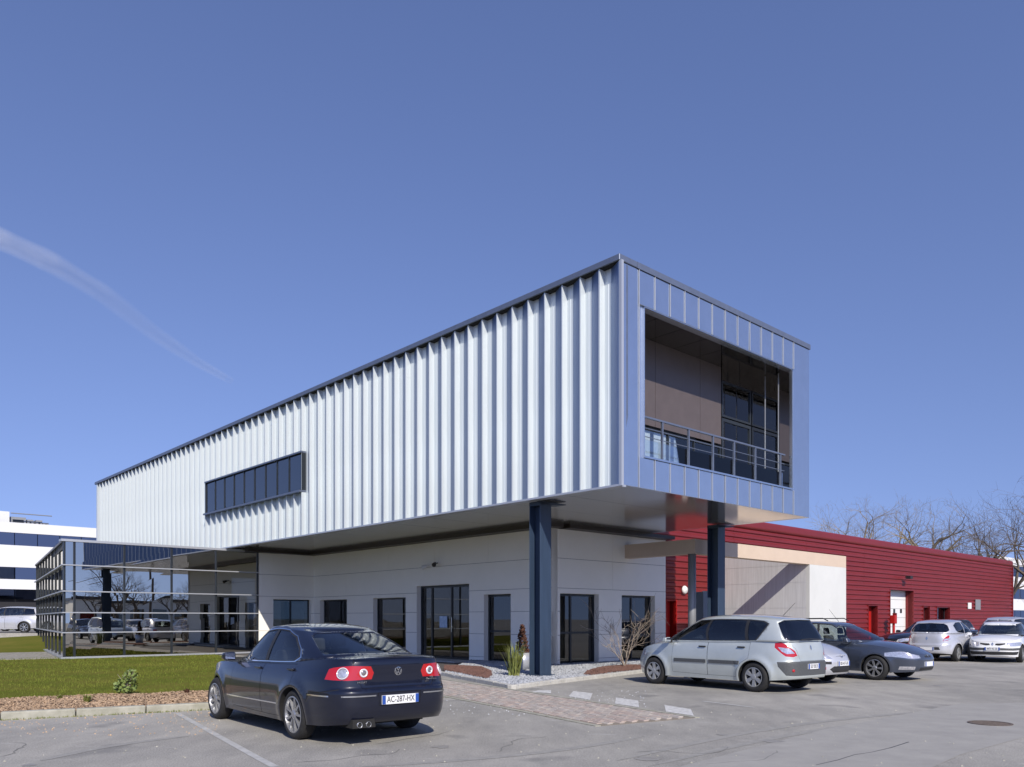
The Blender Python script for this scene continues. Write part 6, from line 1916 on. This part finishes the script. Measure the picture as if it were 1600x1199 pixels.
t = put('parked_car', 'silver hatchback with only its nose showing beside the people carrier', nose_spec(P_SILV2, 'hatch'), 5.55, 21.25, -51, group=PARK); dress_front(t, 'hatch')
t = put('parked_car', 'slate blue estate with black roof rails facing right', nose_spec(P_SLATE, 'estate'), 7.95, 22.40, -50, group=PARK); dress_front(t, 'estate')
t = put('parked_car', 'silver hatchback seen from behind near the white sectional door', clio_spec(P_SILV2), 15.35, 29.0, 44, group=PARK); badge(t[0], t[1], .83, 'lozenge', r=.05)
t = put('parked_car', 'white older hatchback facing the camera at the right edge', nose_spec(P_WHITE, 'old'), 18.75, 30.3, 232, group=PARK); dress_front(t, 'old')
put('parked_car', 'silver blue people carrier behind the white hatchback', mpv_spec() | dict(paint=P_SILV2, mirmat=P_SILV2), 24.0, 38.3, 222.5, group=PARK)
put('parked_car', 'black saloon mostly hidden, its bonnet showing left of the silver hatchback', sedan_spec() | dict(paint=P_BLACK, plates=[]), 19.0, 34.4, 200, group=PARK)
put('parked_car', 'dark green hatchback beyond the silver hatchback, only its windscreen showing', nose_spec(paint('dark green car paint', (.02, .035, .03)), 'hatch'), 25.2, 45.0, 222.5, group=PARK)
put('parked_car', 'silver hatchback standing on the raised drive at the far left', nose_spec(P_SILV2, 'estate') | dict(plates=[]), -29.6 + 2.35, 45.2, 184, z=.745)
put('parked_car', 'dark hatchback behind the silver one at the far left', nose_spec(P_BLACK, 'hatch') | dict(plates=[]), -29.0, 50.5, 184, z=.745)
# vehicles, trees, a building and a power line across the car park, mirrored in the glass annexe
def unmirror(px, D):
    q = Vector(((px - 800) / FOC * D, D)); n = -V
    return q - n * 2 * (q - PG).dot(n)
GRP = 'cars across the car park mirrored in the glass annexe'
src = {o['label']: o for o in scn.objects if o.name.startswith('parked_car') and 'label' in o}
def again(key, px, D, deg, label, pm=None):
    s = [o for l, o in src.items() if key in l][0]
    c = copy_tree(s); q = unmirror(px, D); c.location = (q.x, q.y, 0); c.rotation_euler = (0, 0, R(deg)); c['label'] = label; c['group'] = GRP
again('white older', 205, 68, 130, 'white hatchback across the car park, mirrored in the second pane of the annexe')
again('slate blue', 165, 72, 150, 'slate blue estate across the car park, mirrored in the first wide pane of the annexe')
again('black saloon', 122, 66, 128, 'black saloon across the car park, mirrored beside the corner of the annexe')
again('seen from behind near', 262, 70, 310, 'silver hatchback across the car park, mirrored in the middle of the annexe')
again('dark blue saloon', 330, 74, 120, 'dark blue saloon across the car park, mirrored near the right end of the annexe')
for k, (px, D, H, sd_) in enumerate(((150, 120, 8.5, 61), (182, 112, 10.5, 62), (212, 124, 9.5, 63), (300, 118, 8.5, 64), (322, 126, 9.5, 65), (270, 140, 8, 66), (365, 110, 9, 67))):
    q = unmirror(px, D); bare_tree('bare_tree', 'bare tree across the car park, %s of those mirrored in the annexe' % ['first', 'second', 'third', 'fourth', 'fifth', 'farthest', 'last'][k], q.x, q.y, 0, H, M_BARKD, sd_, 'bare trees mirrored in the annexe', lev=4, spread=1.0)
q = unmirror(237, 92)
pole = empty('utility_pole', 'wooden utility pole across the car park, mirrored in the annexe', 'utility pole', (q.x, q.y, 0))
MB().tube([(0, 0, 0), (0, 0, 8.8)], [.16, .11], 10).build('pole', M_BARKD, pole); MB().box(-.9, .9, -.06, .06, 8.2, 8.35).build('crossarm', M_BARKD, pole)
for px2 in (60, 420):
    q2 = unmirror(px2, 92) - q; pts = [(q2.x * t, q2.y * t, 8.3 - 3.2 * math.sin(math.pi * t * .5) + (0 if t < 1 else 0)) for t in np.linspace(0, 1, 14)]
    MB().tube(pts, .03, 5).build('wire', M_BLACKM, pole)
q = unmirror(250, 150); pv = empty('low_workshop', 'low white workshop across the car park, mirrored in the annexe', 'workshop', (q.x, q.y, 0), A_U)
mb = MB(); mb.box(-16, 16, -6, 6, 0, 4.6); mb.build('wall', M_REND, pv); MB().box(-16.3, 16.3, -6.3, 6.3, 4.6, 5.1).build('roof', M_FRAME, pv)
for k in range(8): MB().box(-15 + 4 * k, -12.6 + 4 * k, 6.0, 6.05, 1.0, 2.6).build('window', M_PANE, pv); MB().box(-15 + 4 * k, -12.6 + 4 * k, -6.05, -6.0, 1.0, 2.6).build('window', M_PANE, pv)
